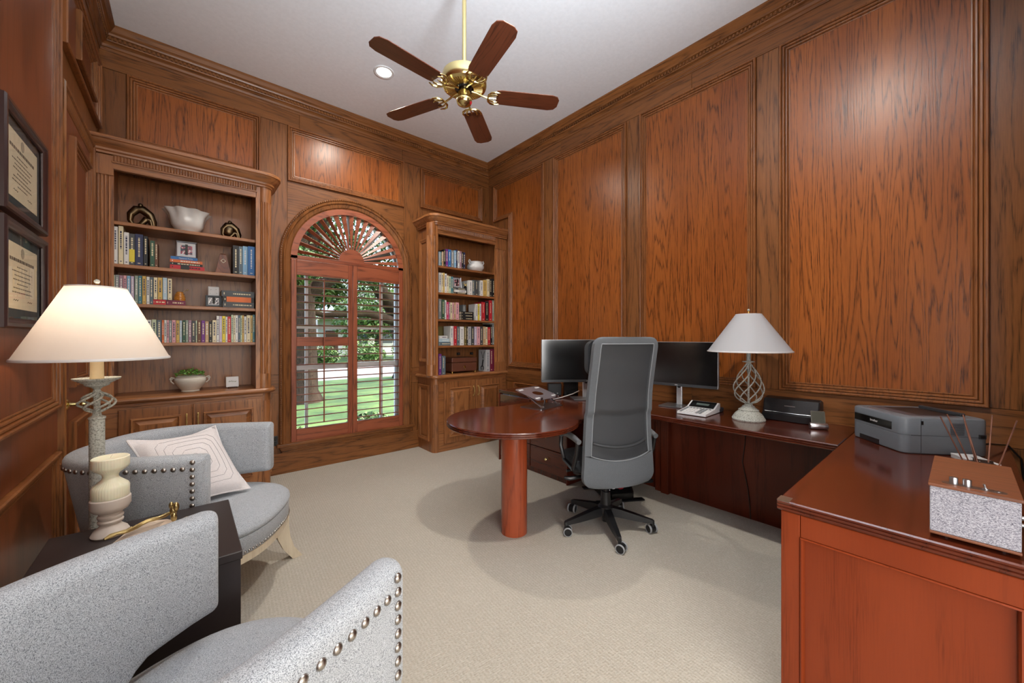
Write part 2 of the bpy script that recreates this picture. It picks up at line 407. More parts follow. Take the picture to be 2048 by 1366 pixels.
board(wall_back, 'rail', XL, 3.36, .86, 3.50, on_back, 'X'); board(wall_back, 'rail', .862, 3.36, 1.93, 3.50, on_back, 'X'); board(wall_back, 'rail', 1.932, 3.36, XR, 3.50, on_back, 'X')
mb = MB(); rs = .62; pts = [(WCX - rs*math.cos(PI*i/24), WZS + rs*math.sin(PI*i/24)) for i in range(25)]
pts = [(.758, WZS)] + [p for p in pts if .758 < p[0] < 1.946] + [(1.946, WZS)]
for a, b in zip(pts[:-1], pts[1:]):
    mb.add([(a[0], YB-.007, a[1]), (b[0], YB-.007, b[1]), (b[0], YB-.007, 2.822), (a[0], YB-.007, 2.822)], [(0, 1, 2, 3)])
mb.build('spandrel', oak('X'), wall_back)
MB().rbox(.54, YB-.016, 0, 2.157, YB-.0005, .20, .004).build('baseboard_back', oak('X'), kind='structure')

# ---- side walls
wall_right = MB().box(XR, YF-.15, 0, XR+.2, YB+.2, ZC).build('wall_right', oak('Z'), kind='structure')
for p in ([(3.155, .94), (3.793, .94), (3.793, 2.858), (4.113, 2.858), (4.113, 3.343), (3.155, 3.343)], rect(2.066, .94, 3.004, 3.345), rect(.98, .94, 1.924, 3.355), rect(-.09, .94, .837, 3.355)):
    wall_panel(wall_right, p, on_right)
for y0, y1 in ((3.155, 3.69), (2.066, 3.004), (.98, 1.924), (-.09, .837)): wall_panel(wall_right, rect(y0, .14, y1, .745), on_right)
for y0, y1 in ((4.115, YB), (3.006, 3.153), (1.926, 2.064), (.839, .978), (YF, -.092)):
    board(wall_right, 'stile', y0, .94, y1, 3.357, on_right, 'Z'); board(wall_right, 'stile', y0, .14, y1, .745, on_right, 'Z')
for y0, y1 in ((YF, 1.45), (1.452, 2.9), (2.902, YB)):
    board(wall_right, 'rail', y0, 3.359, y1, 3.50, on_right, 'Y'); board(wall_right, 'rail', y0, .747, y1, .938, on_right, 'Y')
MB().rbox(XR-.016, YF, 0, XR-.0005, 3.8, .13, .004).build('baseboard_right', oak('Y'), kind='structure')

wall_left = MB().box(XL-.2, YF-.15, 0, XL, YB+.2, ZC).build('wall_left', oak('Z'), kind='structure')
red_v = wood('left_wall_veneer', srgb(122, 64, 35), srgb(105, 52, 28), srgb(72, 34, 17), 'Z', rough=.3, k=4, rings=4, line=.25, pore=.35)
for y0, y1 in ((1.35, 2.945), (-.15, 1.15)):
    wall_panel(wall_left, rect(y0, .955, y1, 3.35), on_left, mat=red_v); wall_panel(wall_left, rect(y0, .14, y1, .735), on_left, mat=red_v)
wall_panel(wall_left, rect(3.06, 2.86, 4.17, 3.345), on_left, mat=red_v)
mbp = MB(); sweep_frame(mbp, rect(3.43, 2.97, 3.98, 3.27), PANEL_PROF, on_left); mbp.build('inner_panel_molding', oak('Z'), wall_left, smooth=30)
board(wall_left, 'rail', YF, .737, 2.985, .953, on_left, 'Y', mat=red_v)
board(wall_left, 'rail', YF, 3.359, YB, 3.50, on_left, 'Y')
MB().rbox(XL+.0005, YF, 0, XL+.016, 2.98, .13, .004).build('baseboard_left', oak('Y'), kind='structure')

# front wall with the cased opening the photograph is taken through, and the bright foyer behind it
mb = MB(); OX0, OX1, OZ = -.46, 1.46, 3.0
for a in ((XL-.2, 0, OX0, ZC), (OX1, 0, XR+.2, ZC), (OX0, OZ, OX1, ZC)): mb.box(a[0], YF-.15, a[1], a[2], YF, a[3])
mb.build('wall_front', oak('Z'), kind='structure')
foyer_w = plain('foyer_paint', srgb(232, 228, 220), .8)
MB().box(-2.4, -4.1, -.12, 3.4, YF-.001, 0).build('floor_foyer', plain('foyer_stone', srgb(190, 176, 156), .35), kind='structure')
MB().box(-2.4, -4.2, 0, 3.4, -4.1, ZC).build('wall_foyer_far', foyer_w, kind='structure')
MB().box(-2.5, -4.1, 0, -2.4, YF-.16, ZC).build('wall_foyer_left', foyer_w, kind='structure')
MB().box(3.4, -4.1, 0, 3.5, YF-.16, ZC).build('wall_foyer_right', foyer_w, kind='structure')
MB().box(-2.4, -4.1, ZC, 3.4, YF-.16, ZC+.1).build('ceiling_foyer', foyer_w, kind='structure')

# ---- crown moulding with a dentil band, mitred at the corners
CP = [(0, 3.493), (.012, 3.493), (.014, 3.512), (.022, 3.518), (.026, 3.535), (.036, 3.545), (.050, 3.552), (.052, 3.560), (.044, 3.562), (.044, 3.588), (.060, 3.592), (.064, 3.604), (.078, 3.618), (.092, 3.640), (.098, 3.648), (.098, 3.660)]
def crown(name, ax, face, a0, a1, sgn):
    mb = MB(); rings = []
    for h, z in CP:
        if ax == 'x': rings.append([(a0+h, face + sgn*h, z), (a1-h, face + sgn*h, z)])
        else: rings.append([(face + sgn*h, a0+h, z), (face + sgn*h, a1-h, z)])
    mb.loft(rings, closed=False, cap0=False, cap1=False)
    t = mb.build(name, oak('X' if ax == 'x' else 'Y'), kind='structure')
    d = MB(); a = a0 + .06; i = 0
    while a < a1 - .07:
        if ax == 'x': d.box(a, face + sgn*.043, 3.564, a+.014, face + sgn*.056, 3.586)
        else: d.box(face + sgn*.043, a, 3.564, face + sgn*.056, a+.014, 3.586)
        a += .027
    d.build('dentil_row', oak('X' if ax == 'x' else 'Y'), t, kind='stuff')
crown('trim_1', 'x', YB, XL, XR, -1); crown('trim_2', 'y', XR, YF, YB, -1)
crown('trim_3', 'y', XL, YF, YB, 1); crown('trim_4', 'x', YF, XL, XR, 1)

# ================================================================ the arched window with its plantation shutters
window = thing('window_1', 'arched window with a sunburst top and louvered wooden shutters', 'window', (WCX, YB, 0), kind='structure')
del window['category']
wp = lambda x, y, z: (x - WCX, y - YB, z)
def arch_path(r, zb, n=36):
    return [(-r, zb)] + [(-r*math.cos(PI*i/n), WZS + r*math.sin(PI*i/n)) for i in range(n+1)] + [(r, zb)]
def arch_sweep(mb, prof, zb):                                    # prof: (radius, y offset)
    rings = []
    for r, y in prof: rings.append([(x, y, z) for x, z in arch_path(r, zb)])
    n = len(rings[0]); vs = [p for q in rings for p in q]; fs = []
    for i in range(len(rings)-1):
        for j in range(n-1): fs.append((i*n+j, i*n+j+1, (i+1)*n+j+1, (i+1)*n+j))
    mb.add(vs, fs); return mb
arch_sweep(MB(), [(.676, -.004), (.676, -.030), (.668, -.038), (.658, -.036), (.654, -.030), (.648, -.034), (.640, -.040), (.630, -.038), (.622, -.028), (.605, -.024), (.590, -.022), (.584, -.016), (.577, -.012), (.577, .05)], .285).build('casing', oak('Z'), window, smooth=30)
rope = MB()
for x, s in ((-.662, 1), (.662, 1)): pass
pth = []; acc = 0
ap = arch_path(.663, .30, 48); pts = []
for a, b in zip(ap[:-1], ap[1:]):
    n = max(1, int(math.hypot(b[0]-a[0], b[1]-a[1])/.018))
    for i in range(n): pts.append((a[0]+(b[0]-a[0])*i/n, a[1]+(b[1]-a[1])*i/n))
for i, (x, z) in enumerate(pts): rope.ball((x, -.037, z), .0085, 6, 4, (1, .8, 1.15))
rope.build('rope_bead', oak('Z'), window, smooth=True, kind='stuff')
mb = MB()
for z0, z1, d, e in ((.262, .290, .062, .70), (.240, .262, .050, .675), (.222, .240, .038, .665), (.200, .222, .024, .655)): mb.rbox(-e, -d, z0, e, .0, z1, .006)
mb.build('sill', oak('X'), window)
# sunburst: arched frame, hub and radial slats
arch_sweep(MB(), [(.577, .0), (.577, -.012), (.520, -.012), (.520, .03)], WZS+.012).build('sunburst_frame', shut('X'), window, smooth=30)
MB().rbox(-.577, -.012, WZS-.012, .577, .03, WZS+.03, .003).build('sunburst_rail', shut('X'), window)
hubp = [(.13*math.cos(PI*i/18), .13*math.sin(PI*i/18)) for i in range(19)]
MB().prism(hubp, -.014, .014, TRS((0, .004, WZS+.03), R(90))).build('sunburst_hub', shut('X'), window, smooth=30)
for i in range(19):
    a = PI*(i+.5)/19; mb = MB(); c, s = math.cos(a), math.sin(a)
    r0, r1 = .125, .519 if s > .12 else .515
    Mx = Matrix.Translation((0, .008, WZS+.03)) @ Matrix.Rotation(-a, 4, 'Y') @ Matrix.Rotation(R(30 if i > 11 else 62), 4, 'X')
    rr = r1 - .03*s
    mb.loft([[Mx @ Vector((x, y, z)) for y, z in ((-w, -.003), (w, -.003), (w, .003), (-w, .003))] for x, w in ((r0, .006), (rr, .024))])
    mb.build('sunburst_slat', shut('X'), window)
def shutter(x0, x1, mid, hinge):
    x0 -= WCX; x1 -= WCX
    sh = MB().rbox(x0, -.012, .283, x0+.046, .020, 2.073, .003).build('shutter', shut('Z'), window)
    MB().rbox(x1-.046, -.012, .283, x1, .020, 2.073, .003).build('shutter_stile', shut('Z'), sh)
    zs = [(.283, .408), (1.925, 2.073)] + ([mid] if mid else [])
    for z0, z1 in zs: MB().rbox(x0+.0465, -.012, z0, x1-.0465, .020, z1, .003).build('shutter_rail', shut('X'), sh)
    lv = MB(); n = 10; w, t = .032, .0055
    ring = [(w*math.cos(2*PI*i/n), t*math.sin(2*PI*i/n)) for i in range(n)]
    L2 = (x1-x0)/2 - .0475
    lv.loft([[(-L2, y, z) for y, z in ring], [(L2, y, z) for y, z in ring]])
    me = lv.mesh('louver', shut('X'), 50)
    spans = [(.408, 1.925)] if not mid else [(.408, mid[0]), (mid[1], 1.925)]
    for z0, z1 in spans:
        k = round((z1-z0)/.0745); p = (z1-z0)/k
        for i in range(k):
            link(me, 'louver', sh, ((x0+x1)/2, .004, z0 + p*(i+.5)), (R(-8), 0, 0))
    MB().rbox((x0+x1)/2-.006, -.042, .45, (x0+x1)/2+.006, -.030, 1.90, .002).build('tilt_rod', shut('Z'), sh)
shutter(.789, 1.367, (1.222, 1.312), 0); shutter(1.371, 1.935, None, 1)
# sash: white frame, muntins, glass
sash = arch_sweep(MB(), [(.577, .10), (.577, .15), (.535, .15), (.535, .10)], .30).build('sash', white_paint, window, smooth=30)
for x in (-.41, .37): MB().box(x-.013, .112, .30, x+.013, .138, 2.05).build('muntin', white_paint, sash)
for z, t in ((1.41, .012), (1.005, .028), (2.06, .022), (.32, .025)): MB().box(-.535, .110, z-t, .535, .142, z+t).build('muntin', white_paint, sash)
for a in (50, 90, 130):
    M2 = Matrix.Translation((0, .125, 2.08)) @ Matrix.Rotation(-R(a), 4, 'Y'); MB().box(0, -.012, -.011, .54, .012, .011, M2).build('muntin', white_paint, sash)
g = MB(); gp = arch_path(.536, .31, 24); g.add([(x, .126, z) for x, z in gp], [tuple(range(len(gp)))]); link(g.mesh('window_pane', pane_m, keep=True), 'window_pane', window)

# ================================================================ the door in the left wall
door = thing('door_1', 'dark panelled wooden door with a brass knob beside the left bookcase', 'door', (XL, 3.42, 0), kind='structure')
del door['category']
dl = lambda u, v, h: (h, u, v)
mb = MB()
CAS = [(0, 0), (0, .030), (.010, .036), (.022, .034), (.030, .026), (.060, .024), (.075, .020), (.085, .012), (.085, 0)]
mb2 = MB()
o_ = [(-.445, 0), (-.445, 2.63), (.435, 2.63), (.435, 0)]
rings = []
for ins, h in CAS: rings.append([dl(o_[0][0]+ins, 0, h), dl(o_[1][0]+ins, o_[1][1]-ins, h), dl(o_[2][0]-ins*.55, o_[2][1]-ins, h), dl(o_[3][0]-ins*.55, 0, h)])
vs = [p for q in rings for p in q]; fs = []
for i in range(len(rings)-1):
    for j in range(3): fs.append((i*4+j, i*4+j+1, (i+1)*4+j+1, (i+1)*4+j))
mb2.add(vs, fs).build('casing', oak('Z'), door, smooth=30)
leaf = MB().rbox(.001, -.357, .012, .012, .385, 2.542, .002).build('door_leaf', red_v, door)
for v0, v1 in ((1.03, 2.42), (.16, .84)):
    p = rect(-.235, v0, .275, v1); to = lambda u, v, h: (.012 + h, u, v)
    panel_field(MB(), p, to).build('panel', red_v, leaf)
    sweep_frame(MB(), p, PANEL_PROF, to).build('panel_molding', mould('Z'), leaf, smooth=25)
kn = MB().lathe([(.031, 0), (.031, .004), (.024, .010), (.012, .014), (.010, .040), (.016, .046), (.026, .054), (.029, .064), (.026, .074), (.015, .080), (0, .082)], 20, M=TRS((.012, -.295, .945), 0, R(90)))
kn.build('door_knob', brass, door, smooth=True)
for z in (2.30, 1.35, .30):
    h = MB().rbox(.012, .372, z-.05, .017, .398, z+.05, .001).build('hinge', brass_old, door); 
    MB().lathe([(.005, -.055), (.005, .055)], 8, (.019, .387, z)).build('hinge_pin', brass_old, h)
# ================================================================ built-in bookcases
FY = 3.86                                             # their front plane
BRASS_PULL = None
def pull_mesh():
    mb = MB(); mb.tube([(0, -.004, .05), (0, -.022, .042), (0, -.026, .02), (0, -.030, 0), (0, -.026, -.02), (0, -.022, -.042), (0, -.004, -.05)], [.006, .005, .0035, .0062, .0035, .005, .006], 8)
    mb.ball((0, -.006, .056), .007, 8, 5); mb.ball((0, -.006, -.056), .007, 8, 5)
    return mb.mesh('pull', plain('bright_brass', srgb(222, 196, 128), .34, .75), True)
PULL = pull_mesh()
def bookcase(name, label, x0, x1, ox0, ox1, shelves, sgn, dx, counter_x):
    """x0..x1 whole unit, ox0..ox1 the open shelves; sgn = side of the free end (-1 left end free, +1 right end free)"""
    B = thing(name, label, 'bookcase', ((x0+x1)/2, FY, 0)); cx = (x0+x1)/2
    def p(mb, n, mat, **k):
        mb.v = [(v[0]-cx, v[1]-FY, v[2]) for v in map(tuple, mb.v)]; return mb.build(n, mat, B, **k)
    Yb = YB - .002
    # carcass
    ix0, ix1 = ox0 - .012, ox1 + (.05 if sgn < 0 else .006)
    p(MB().box(ix0-.002, Yb-.02, .879, ix1+.002, Yb, 2.56), 'back_panel', caseoak('Z'))
    for a in (ix0-.02, ix1): p(MB().box(a, FY+.031, .879, a+.02, Yb-.02, 2.56), 'side_board', caseoak('Z'))
    fe = x0 if sgn < 0 else x1                            # the free end
    # face frame: fluted pilaster at both sides
    wl, wr = (x0, ox0), (ox1, x1)
    for (a, b), free in ((wl, sgn < 0), (wr, sgn > 0)):
        if free:
            # rounded fluted corner column
            c = ((b - .062) if sgn < 0 else (a + .062), FY + .05); r = .056
            fl = lambda t, z: 1 - .075*max(0, math.cos(t*20))**2
            for z0, z1, n_, f in ((.875, 1.0, 'corner_block', None), (1.0, 2.46, 'corner_column', fl), (2.46, 2.60, 'corner_block', None)):
                p(MB().lathe([(r, z0), (r, z1)], 80 if f else 24, (c[0], c[1], 0), wob=f), n_, caseoak('Z'), smooth=35)
            inner = (b - .03, b) if sgn < 0 else (a, a + .03)
            p(MB().box(inner[0], FY, .878, inner[1], FY+.03, 2.58), 'stile', caseoak('Z'))
            sx = fe + (.012 if sgn < 0 else -.012)
            p(MB().box(min(sx, sx - sgn*.02), FY+.05, .878, max(sx, sx - sgn*.02), Yb, 2.58), 'end_panel', caseoak('Z'))
            to = (lambda u, v, h: (sx - h, u, v)) if sgn < 0 else (lambda u, v, h: (sx + h, u, v))
            f = panel_field(MB(), rect(FY+.12, 1.02, Yb-.03, 2.46), to); p(f, 'panel', caseoak('Z'))
            f = sweep_frame(MB(), rect(FY+.12, 1.02, Yb-.03, 2.46), DOOR_PROF, to); p(f, 'panel_molding', caseoak('Z'))
        else:
            n = 5; w = b - a; mb = MB(); mb.box(a, FY+.012, .878, b, FY+.03, 2.58)
            p(mb, 'pilaster', caseoak('Z'))
            for i in range(n):
                u = a + w*(.12 + .76*(i+.5)/n)
                p(MB().tube([(u, FY+.012, 1.0), (u, FY+.012, 2.44)], w*.055, 8), 'flute', caseoak('Z'), smooth=True)
            for z0, z1 in ((.878, 1.0), (2.44, 2.58)): p(MB().rbox(a, FY, z0, b, FY+.013, z1, .003), 'pilaster_block', caseoak('Z'))
    # frieze, flutes, cornice
    p(MB().box(ox0-.004, FY, 2.487, ox1+.004, FY+.03, 2.60), 'frieze_board', caseoak('X'))
    p(MB().rbox(ox0-.01, FY-.008, 2.530, ox1+.01, FY, 2.542, .003), 'bead', caseoak('X'))
    fl = MB(); u = ox0 + .004
    while u < ox1: fl.tube([(u, FY-.001, 2.544), (u, FY-.001, 2.592)], .0055, 6); u += .0165
    p(fl, 'flute_row', caseoak('Z'), smooth=True, kind='stuff')
    prof = [(.0, 2.585), (.010, 2.585), (.012, 2.598), (.024, 2.604), (.026, 2.618), (.040, 2.630), (.058, 2.650), (.064, 2.664), (.074, 2.668), (.074, 2.690), (.060, 2.698), (.0, 2.698)]
    def corner_poly(d):
        e = fe
        if sgn < 0:
            pts = [(e - d, Yb), (e - d, FY + .05)] + [(e + .056 - (.056+d)*math.cos(PI/2*i/5), FY + .05 - (.056+d)*math.sin(PI/2*i/5)) for i in range(1, 6)] + [(x1 - .001, FY - d), (x1 - .001, Yb)]
        else:
            pts = [(x0 + .001, Yb), (x0 + .001, FY - d)] + [(e - .056 + (.056+d)*math.sin(PI/2*i/5), FY + .05 - (.056+d)*math.cos(PI/2*i/5)) for i in range(0, 5)] + [(e + d, FY + .05), (e + d, Yb)]
        return pts
    mb = MB(); mb.loft([[(x, y, z) for x, y in corner_poly(d)] for d, z in prof]); p(mb, 'cornice', caseoak('X'), smooth=30)
    # counter
    cp = [(.0, .838), (.020, .838), (.030, .845), (.036, .856), (.034, .868), (.026, .876), (.0, .878)]
    mb = MB(); mb.loft([[(x, y, z) for x, y in corner_poly(d)] for d, z in cp]); p(mb, 'counter', caseoak('X'), smooth=30)
    # shelves
    for z in shelves: p(MB().rbox(ix0+.001, FY+.031, z-.026, ix1-.001, Yb-.022, z, .004), 'shelf', caseoak('X'))
    # lower cabinet
    p(MB().box(min(fe, fe-sgn*.05) if False else (fe+.002 if sgn < 0 else fe-.022), FY+.05, .0, (fe+.022 if sgn < 0 else fe-.002), Yb, .84), 'cabinet_end', caseoak('Z'))
    ex = fe + (.002 if sgn < 0 else -.002)
    to = (lambda u, v, h: (ex - h, u, v)) if sgn < 0 else (lambda u, v, h: (ex + h, u, v))
    p(panel_field(MB(), rect(FY+.10, .12, Yb-.03, .76), to), 'panel', caseoak('Z')); p(sweep_frame(MB(), rect(FY+.10, .12, Yb-.03, .76), DOOR_PROF, to), 'panel_molding', caseoak('Z'))
    c = (fe + .058 if sgn < 0 else fe - .058, FY + .056); r = .056
    p(MB().lathe([(r, 0), (r, .17)], 24, (c[0], c[1], 0)), 'corner_block', caseoak('Z'), smooth=35)
    p(MB().lathe([(r, .17), (r, .77)], 80, (c[0], c[1], 0), wob=lambda t, z: 1 - .05*max(0, math.cos(t*18))**2), 'corner_column', caseoak('Z'), smooth=35)
    p(MB().lathe([(r, .77), (r, .84)], 24, (c[0], c[1], 0)), 'corner_block', caseoak('Z'), smooth=35)
    a, b = (fe + .062, x1) if sgn < 0 else (x0, fe - .062)
    p(MB().box(a, FY+.002, 0, b, FY+.03, .84), 'face_frame', caseoak('X'))
    p(MB().rbox(a, FY-.008, .812, b, FY+.002, .836, .004), 'bead', caseoak('X'))
    for k, (u0, u1) in enumerate(dx):
        d = MB().rbox(u0, FY-.018, .09, u1, FY+.001, .795, .004); d = p(d, 'cabinet_door', caseoak('Z'))
        to = lambda u, v, h: (u - cx, -.018 - h, v)
        pr = [(0, 0), (.004, .004), (.010, -.006+.008), (.014, 0.001), (.030, .012), (.034, .014)]
        q = rect(u0+.062, .155, u1-.062, .725)
        m_ = sweep_frame(MB(), q, [(0, 0), (0, .010), (.004, .015), (.012, .015), (.016, .002), (.022, .001), (.048, .018), (.052, .018)], to); m_.build('raised_panel_edge', caseoak('X'), d, smooth=25)
        n_ = [to(*w, .018) for w in inset(q, .052)]; MB().add(n_, [(0, 1, 2, 3)]).build('raised_panel', caseoak('Z'), d)
        hx = (u1 - .030) if k == 0 else (u0 + .030)
        link(PULL, 'pull', d, (hx - cx, -.018, .665))
    return B
LS = (2.135, 1.832, 1.553, 1.268); RS_ = (2.135, 1.828, 1.520, 1.214)
bookcase('bookcase', 'tall built-in oak bookcase left of the arched window, behind the armchair', XL+.001, .572, -.378, .457, LS, 1, [(-.355, .042), (.050, .498)], None)
bookcase('bookcase', 'built-in oak bookcase in the corner right of the arched window', 2.132, XR-.001, 2.190, 3.016, RS_, -1, [(2.262, 2.69), (2.698, 3.115)], None)

# ================================================================ books
COLS = dict(white=(226, 226, 222), cream=(226, 214, 178), black=(26, 26, 28), navy=(34, 42, 78), blue=(48, 110, 172), light_blue=(132, 176, 208), pale_blue=(176, 200, 212), grey=(136, 140, 140),
    dark_grey=(70, 73, 76), slate=(86, 102, 112), dark_green=(46, 84, 62), pale_green=(196, 210, 180), olive=(104, 92, 48), brown=(100, 62, 40), orange=(214, 108, 50), yellow=(228, 208, 66), gold=(206, 172, 92),
    pink=(222, 166, 172), magenta=(206, 52, 104), red=(186, 34, 46), maroon=(112, 24, 56), purple=(112, 48, 128), mauve=(158, 124, 140), teal=(66, 120, 132), tan=(190, 158, 118), lilac=(196, 184, 206), grey_green=(140, 156, 140), silver=(176, 178, 180))
ORD = 'zeroth first second third fourth fifth sixth seventh eighth ninth tenth eleventh twelfth thirteenth fourteenth fifteenth sixteenth seventeenth eighteenth nineteenth twentieth'.split()
ORD += ['twenty-' + x for x in ORD[1:10]] + ['thirtieth'] + ['thirty-' + x for x in ORD[1:10]] + ['fortieth'] + ['forty-' + x for x in ORD[1:10]]
def cloth(c):
    r = COLS[c]; return plain('book_' + c, srgb(*r), .55)
def contrast(c):
    r = COLS[c]; return 'cream' if sum(r) < 330 else ('navy' if c in ('white', 'cream', 'pale_green', 'yellow', 'gold', 'silver', 'pink') else 'white')
def book(x, z, t, h, color, label, group, d=.16, y=3.905, flat=False, title=None, rz=0, tilt=0, band=None):
    """upright: x = left face, z = shelf; flat: x = left end, z = underside, h = length along the shelf"""
    C = MB(); e = .0022; o = .003
    C.box(0, 0, 0, t, e, h); C.box(0, e, 0, e, d, h); C.box(t-e, e, 0, t, d, h)
    me = C.mesh('book', cloth(color))
    B = link(me, 'book', None, (x, y, z), (0, tilt, rz), label, 'book', group)
    if flat: B.rotation_euler = (0, R(90), rz); B.location = (x, y, z + t)
    MB().box(e, e+.0004, o, t-e, d-o, h-o).build('pages', paper, B)
    tm = cloth(title or contrast(color)); T = MB(); w = min(t*.34, .009)
    rnd = random.Random(int(x*1e4) + int(z*977))
    zz = h*rnd.uniform(.86, .92); end = h*rnd.uniform(.26, .42)
    while zz > end:
        L_ = rnd.uniform(.004, .016); T.box(t/2-w/2, -.0006, zz-L_, t/2+w/2, .0004, zz); zz -= L_ + rnd.uniform(.0025, .006)
    T.box(t*.32, -.0006, h*.06, t*.68, .0004, h*.085)
    T.build('spine_title', tm, B, kind='stuff')
    if band: MB().box(.0002, -.0009, h*band[1], t-.0002, .0002, h*band[2]).build('spine_band', cloth(band[0]), B)
    return B
nice = lambda c: c.replace('_', ' ')
def row(edges, z, where, group, y=3.905, d=.16, start=1):
    """edges: (x0, x1, height, colour[, band])"""
    for i, q in enumerate(edges):
        x0, x1, h, c = q[:4]; t = max(x1 - x0 - .0012, .006)
        size = 'slim ' if t < .016 else ('thick ' if t > .034 else '')
        lab = f'{size}{nice(c)} upright book, {ORD[start+i]} from left on {where}'
        book(x0, z + .0006, t, h, c, lab, group, d=d, y=y, band=q[4] if len(q) > 4 else None)
# ---- the rows of books: (left x, right x, height, colour), measured along each shelf
LA = [(-0.385, -0.361, 0.263, 'white'), (-0.358, -0.333, 0.271, 'cream'), (-0.331, -0.304, 0.231, 'white'), (-0.304, -0.274, 0.226, 'dark_grey'), (-0.273, -0.231, 0.229, 'navy'), (-0.229, -0.206, 0.221, 'black'), (-0.194, -0.168, 0.193, 'dark_green'), (-0.168, -0.151, 0.184, 'brown')]
LA2 = [(0.304, 0.344, 0.236, 'black'), (0.344, 0.37, 0.234, 'slate'), (0.371, 0.405, 0.239, 'light_blue'), (0.406, 0.456, 0.244, 'blue')]
LB = [(-0.385, -0.375, 0.198, 'pale_green'), (-0.374, -0.355, 0.199, 'grey'), (-0.354, -0.334, 0.198, 'mauve'), (-0.333, -0.317, 0.199, 'pink'), (-0.315, -0.297, 0.199, 'light_blue'), (-0.295, -0.278, 0.198, 'lilac'), (-0.275, -0.257, 0.204, 'grey_green'), (-0.256, -0.237, 0.205, 'teal'), (-0.235, -0.215, 0.205, 'gold'), (-0.213, -0.196, 0.202, 'white'), (-0.196, -0.176, 0.201, 'slate')]
LBtop = [(-0.174, -0.153, 0.201, 'cream'), (-0.151, -0.126, 0.203, 'gold'), (-0.124, -0.099, 0.204, 'pale_blue'), (-0.096, -0.072, 0.2, 'cream')]
LC = [(-0.27, -0.248, 0.169, 'grey'), (-0.247, -0.229, 0.169, 'pale_blue'), (-0.228, -0.213, 0.169, 'cream'), (-0.213, -0.186, 0.169, 'white'), (-0.184, -0.159, 0.172, 'pale_green'), (-0.157, -0.13, 0.169, 'slate'), (-0.129, -0.117, 0.169, 'orange'), (-0.116, -0.102, 0.17, 'white'), (-0.101, -0.089, 0.17, 'pink'), (-0.088, -0.073, 0.168, 'grey'), (-0.072, -0.05, 0.171, 'pink'), (-0.048, -0.029, 0.169, 'gold'), (-0.028, -0.014, 0.169, 'pale_blue'), (-0.011, 0.007, 0.172, 'dark_green'), (0.008, 0.023, 0.173, 'grey_green'), (0.024, 0.042, 0.173, 'mauve'), (0.043, 0.066, 0.168, 'dark_grey'), (0.068, 0.076, 0.172, 'pale_green'), (0.078, 0.101, 0.174, 'brown'), (0.102, 0.125, 0.173, 'purple'), (0.126, 0.148, 0.166, 'tan'), (0.149, 0.17, 0.167, 'black'), (0.171, 0.196, 0.178, 'cream'), (0.197, 0.215, 0.213, 'white'), (0.216, 0.233, 0.212, 'lilac'), (0.234, 0.255, 0.213, 'yellow'), (0.256, 0.269, 0.208, 'white'), (0.269, 0.292, 0.21, 'red'), (0.293, 0.307, 0.225, 'pale_green'), (0.308, 0.321, 0.222, 'cream'), (0.321, 0.339, 0.223, 'white'), (0.34, 0.355, 0.224, 'slate'), (0.356, 0.367, 0.223, 'pale_green'), (0.368, 0.379, 0.224, 'gold'), (0.381, 0.397, 0.215, 'white'), (0.398, 0.426, 0.226, 'cream'), (0.427, 0.44, 0.226, 'gold'), (0.441, 0.456, 0.232, 'teal')]
RA = [(2.224, 2.247, 0.161, 'pale_blue'), (2.248, 2.263, 0.163, 'teal'), (2.265, 2.287, 0.167, 'tan'), (2.29, 2.315, 0.196, 'black'), (2.317, 2.347, 0.204, 'purple'), (2.349, 2.388, 0.204, 'blue'), (2.39, 2.427, 0.2, 'grey'), (2.43, 2.458, 0.205, 'light_blue'), (2.461, 2.477, 0.219, 'navy'), (2.479, 2.506, 0.206, 'white'), (2.508, 2.535, 0.206, 'mauve'), (2.537, 2.558, 0.199, 'black'), (2.56, 2.587, 0.199, 'navy')]
RB1 = [(2.226, 2.258, 0.227, 'white'), (2.26, 2.282, 0.228, 'cream'), (2.284, 2.301, 0.231, 'gold'), (2.302, 2.33, 0.222, 'white'), (2.332, 2.355, 0.204, 'cream'), (2.358, 2.386, 0.198, 'pale_green'), (2.388, 2.416, 0.194, 'teal')]
RB2 = [(2.639, 2.692, 0.178, 'white'), (2.694, 2.722, 0.186, 'slate'), (2.724, 2.785, 0.189, 'dark_grey'), (2.788, 2.807, 0.191, 'grey'), (2.809, 2.852, 0.193, 'white'), (2.854, 2.91, 0.202, 'gold'), (2.914, 2.955, 0.218, 'cream'), (2.958, 2.99, 0.222, 'black'), (2.993, 3.043, 0.23, 'black')]
RC1 = [(2.223, 2.26, 0.231, 'grey'), (2.263, 2.302, 0.226, 'dark_green'), (2.304, 2.325, 0.221, 'white'), (2.327, 2.355, 0.201, 'magenta'), (2.357, 2.376, 0.2, 'mauve'), (2.378, 2.406, 0.2, 'cream'), (2.409, 2.428, 0.2, 'pink'), (2.431, 2.45, 0.198, 'tan'), (2.452, 2.497, 0.204, 'pink')]
RC2 = [(2.742, 2.771, 0.204, 'white'), (2.774, 2.798, 0.206, 'yellow'), (2.8, 2.825, 0.208, 'white'), (2.828, 2.884, 0.232, 'red'), (2.886, 2.94, 0.248, 'black'), (2.944, 2.996, 0.262, 'red'), (2.999, 3.022, 0.265, 'grey_green'), (3.024, 3.048, 0.259, 'cream')]
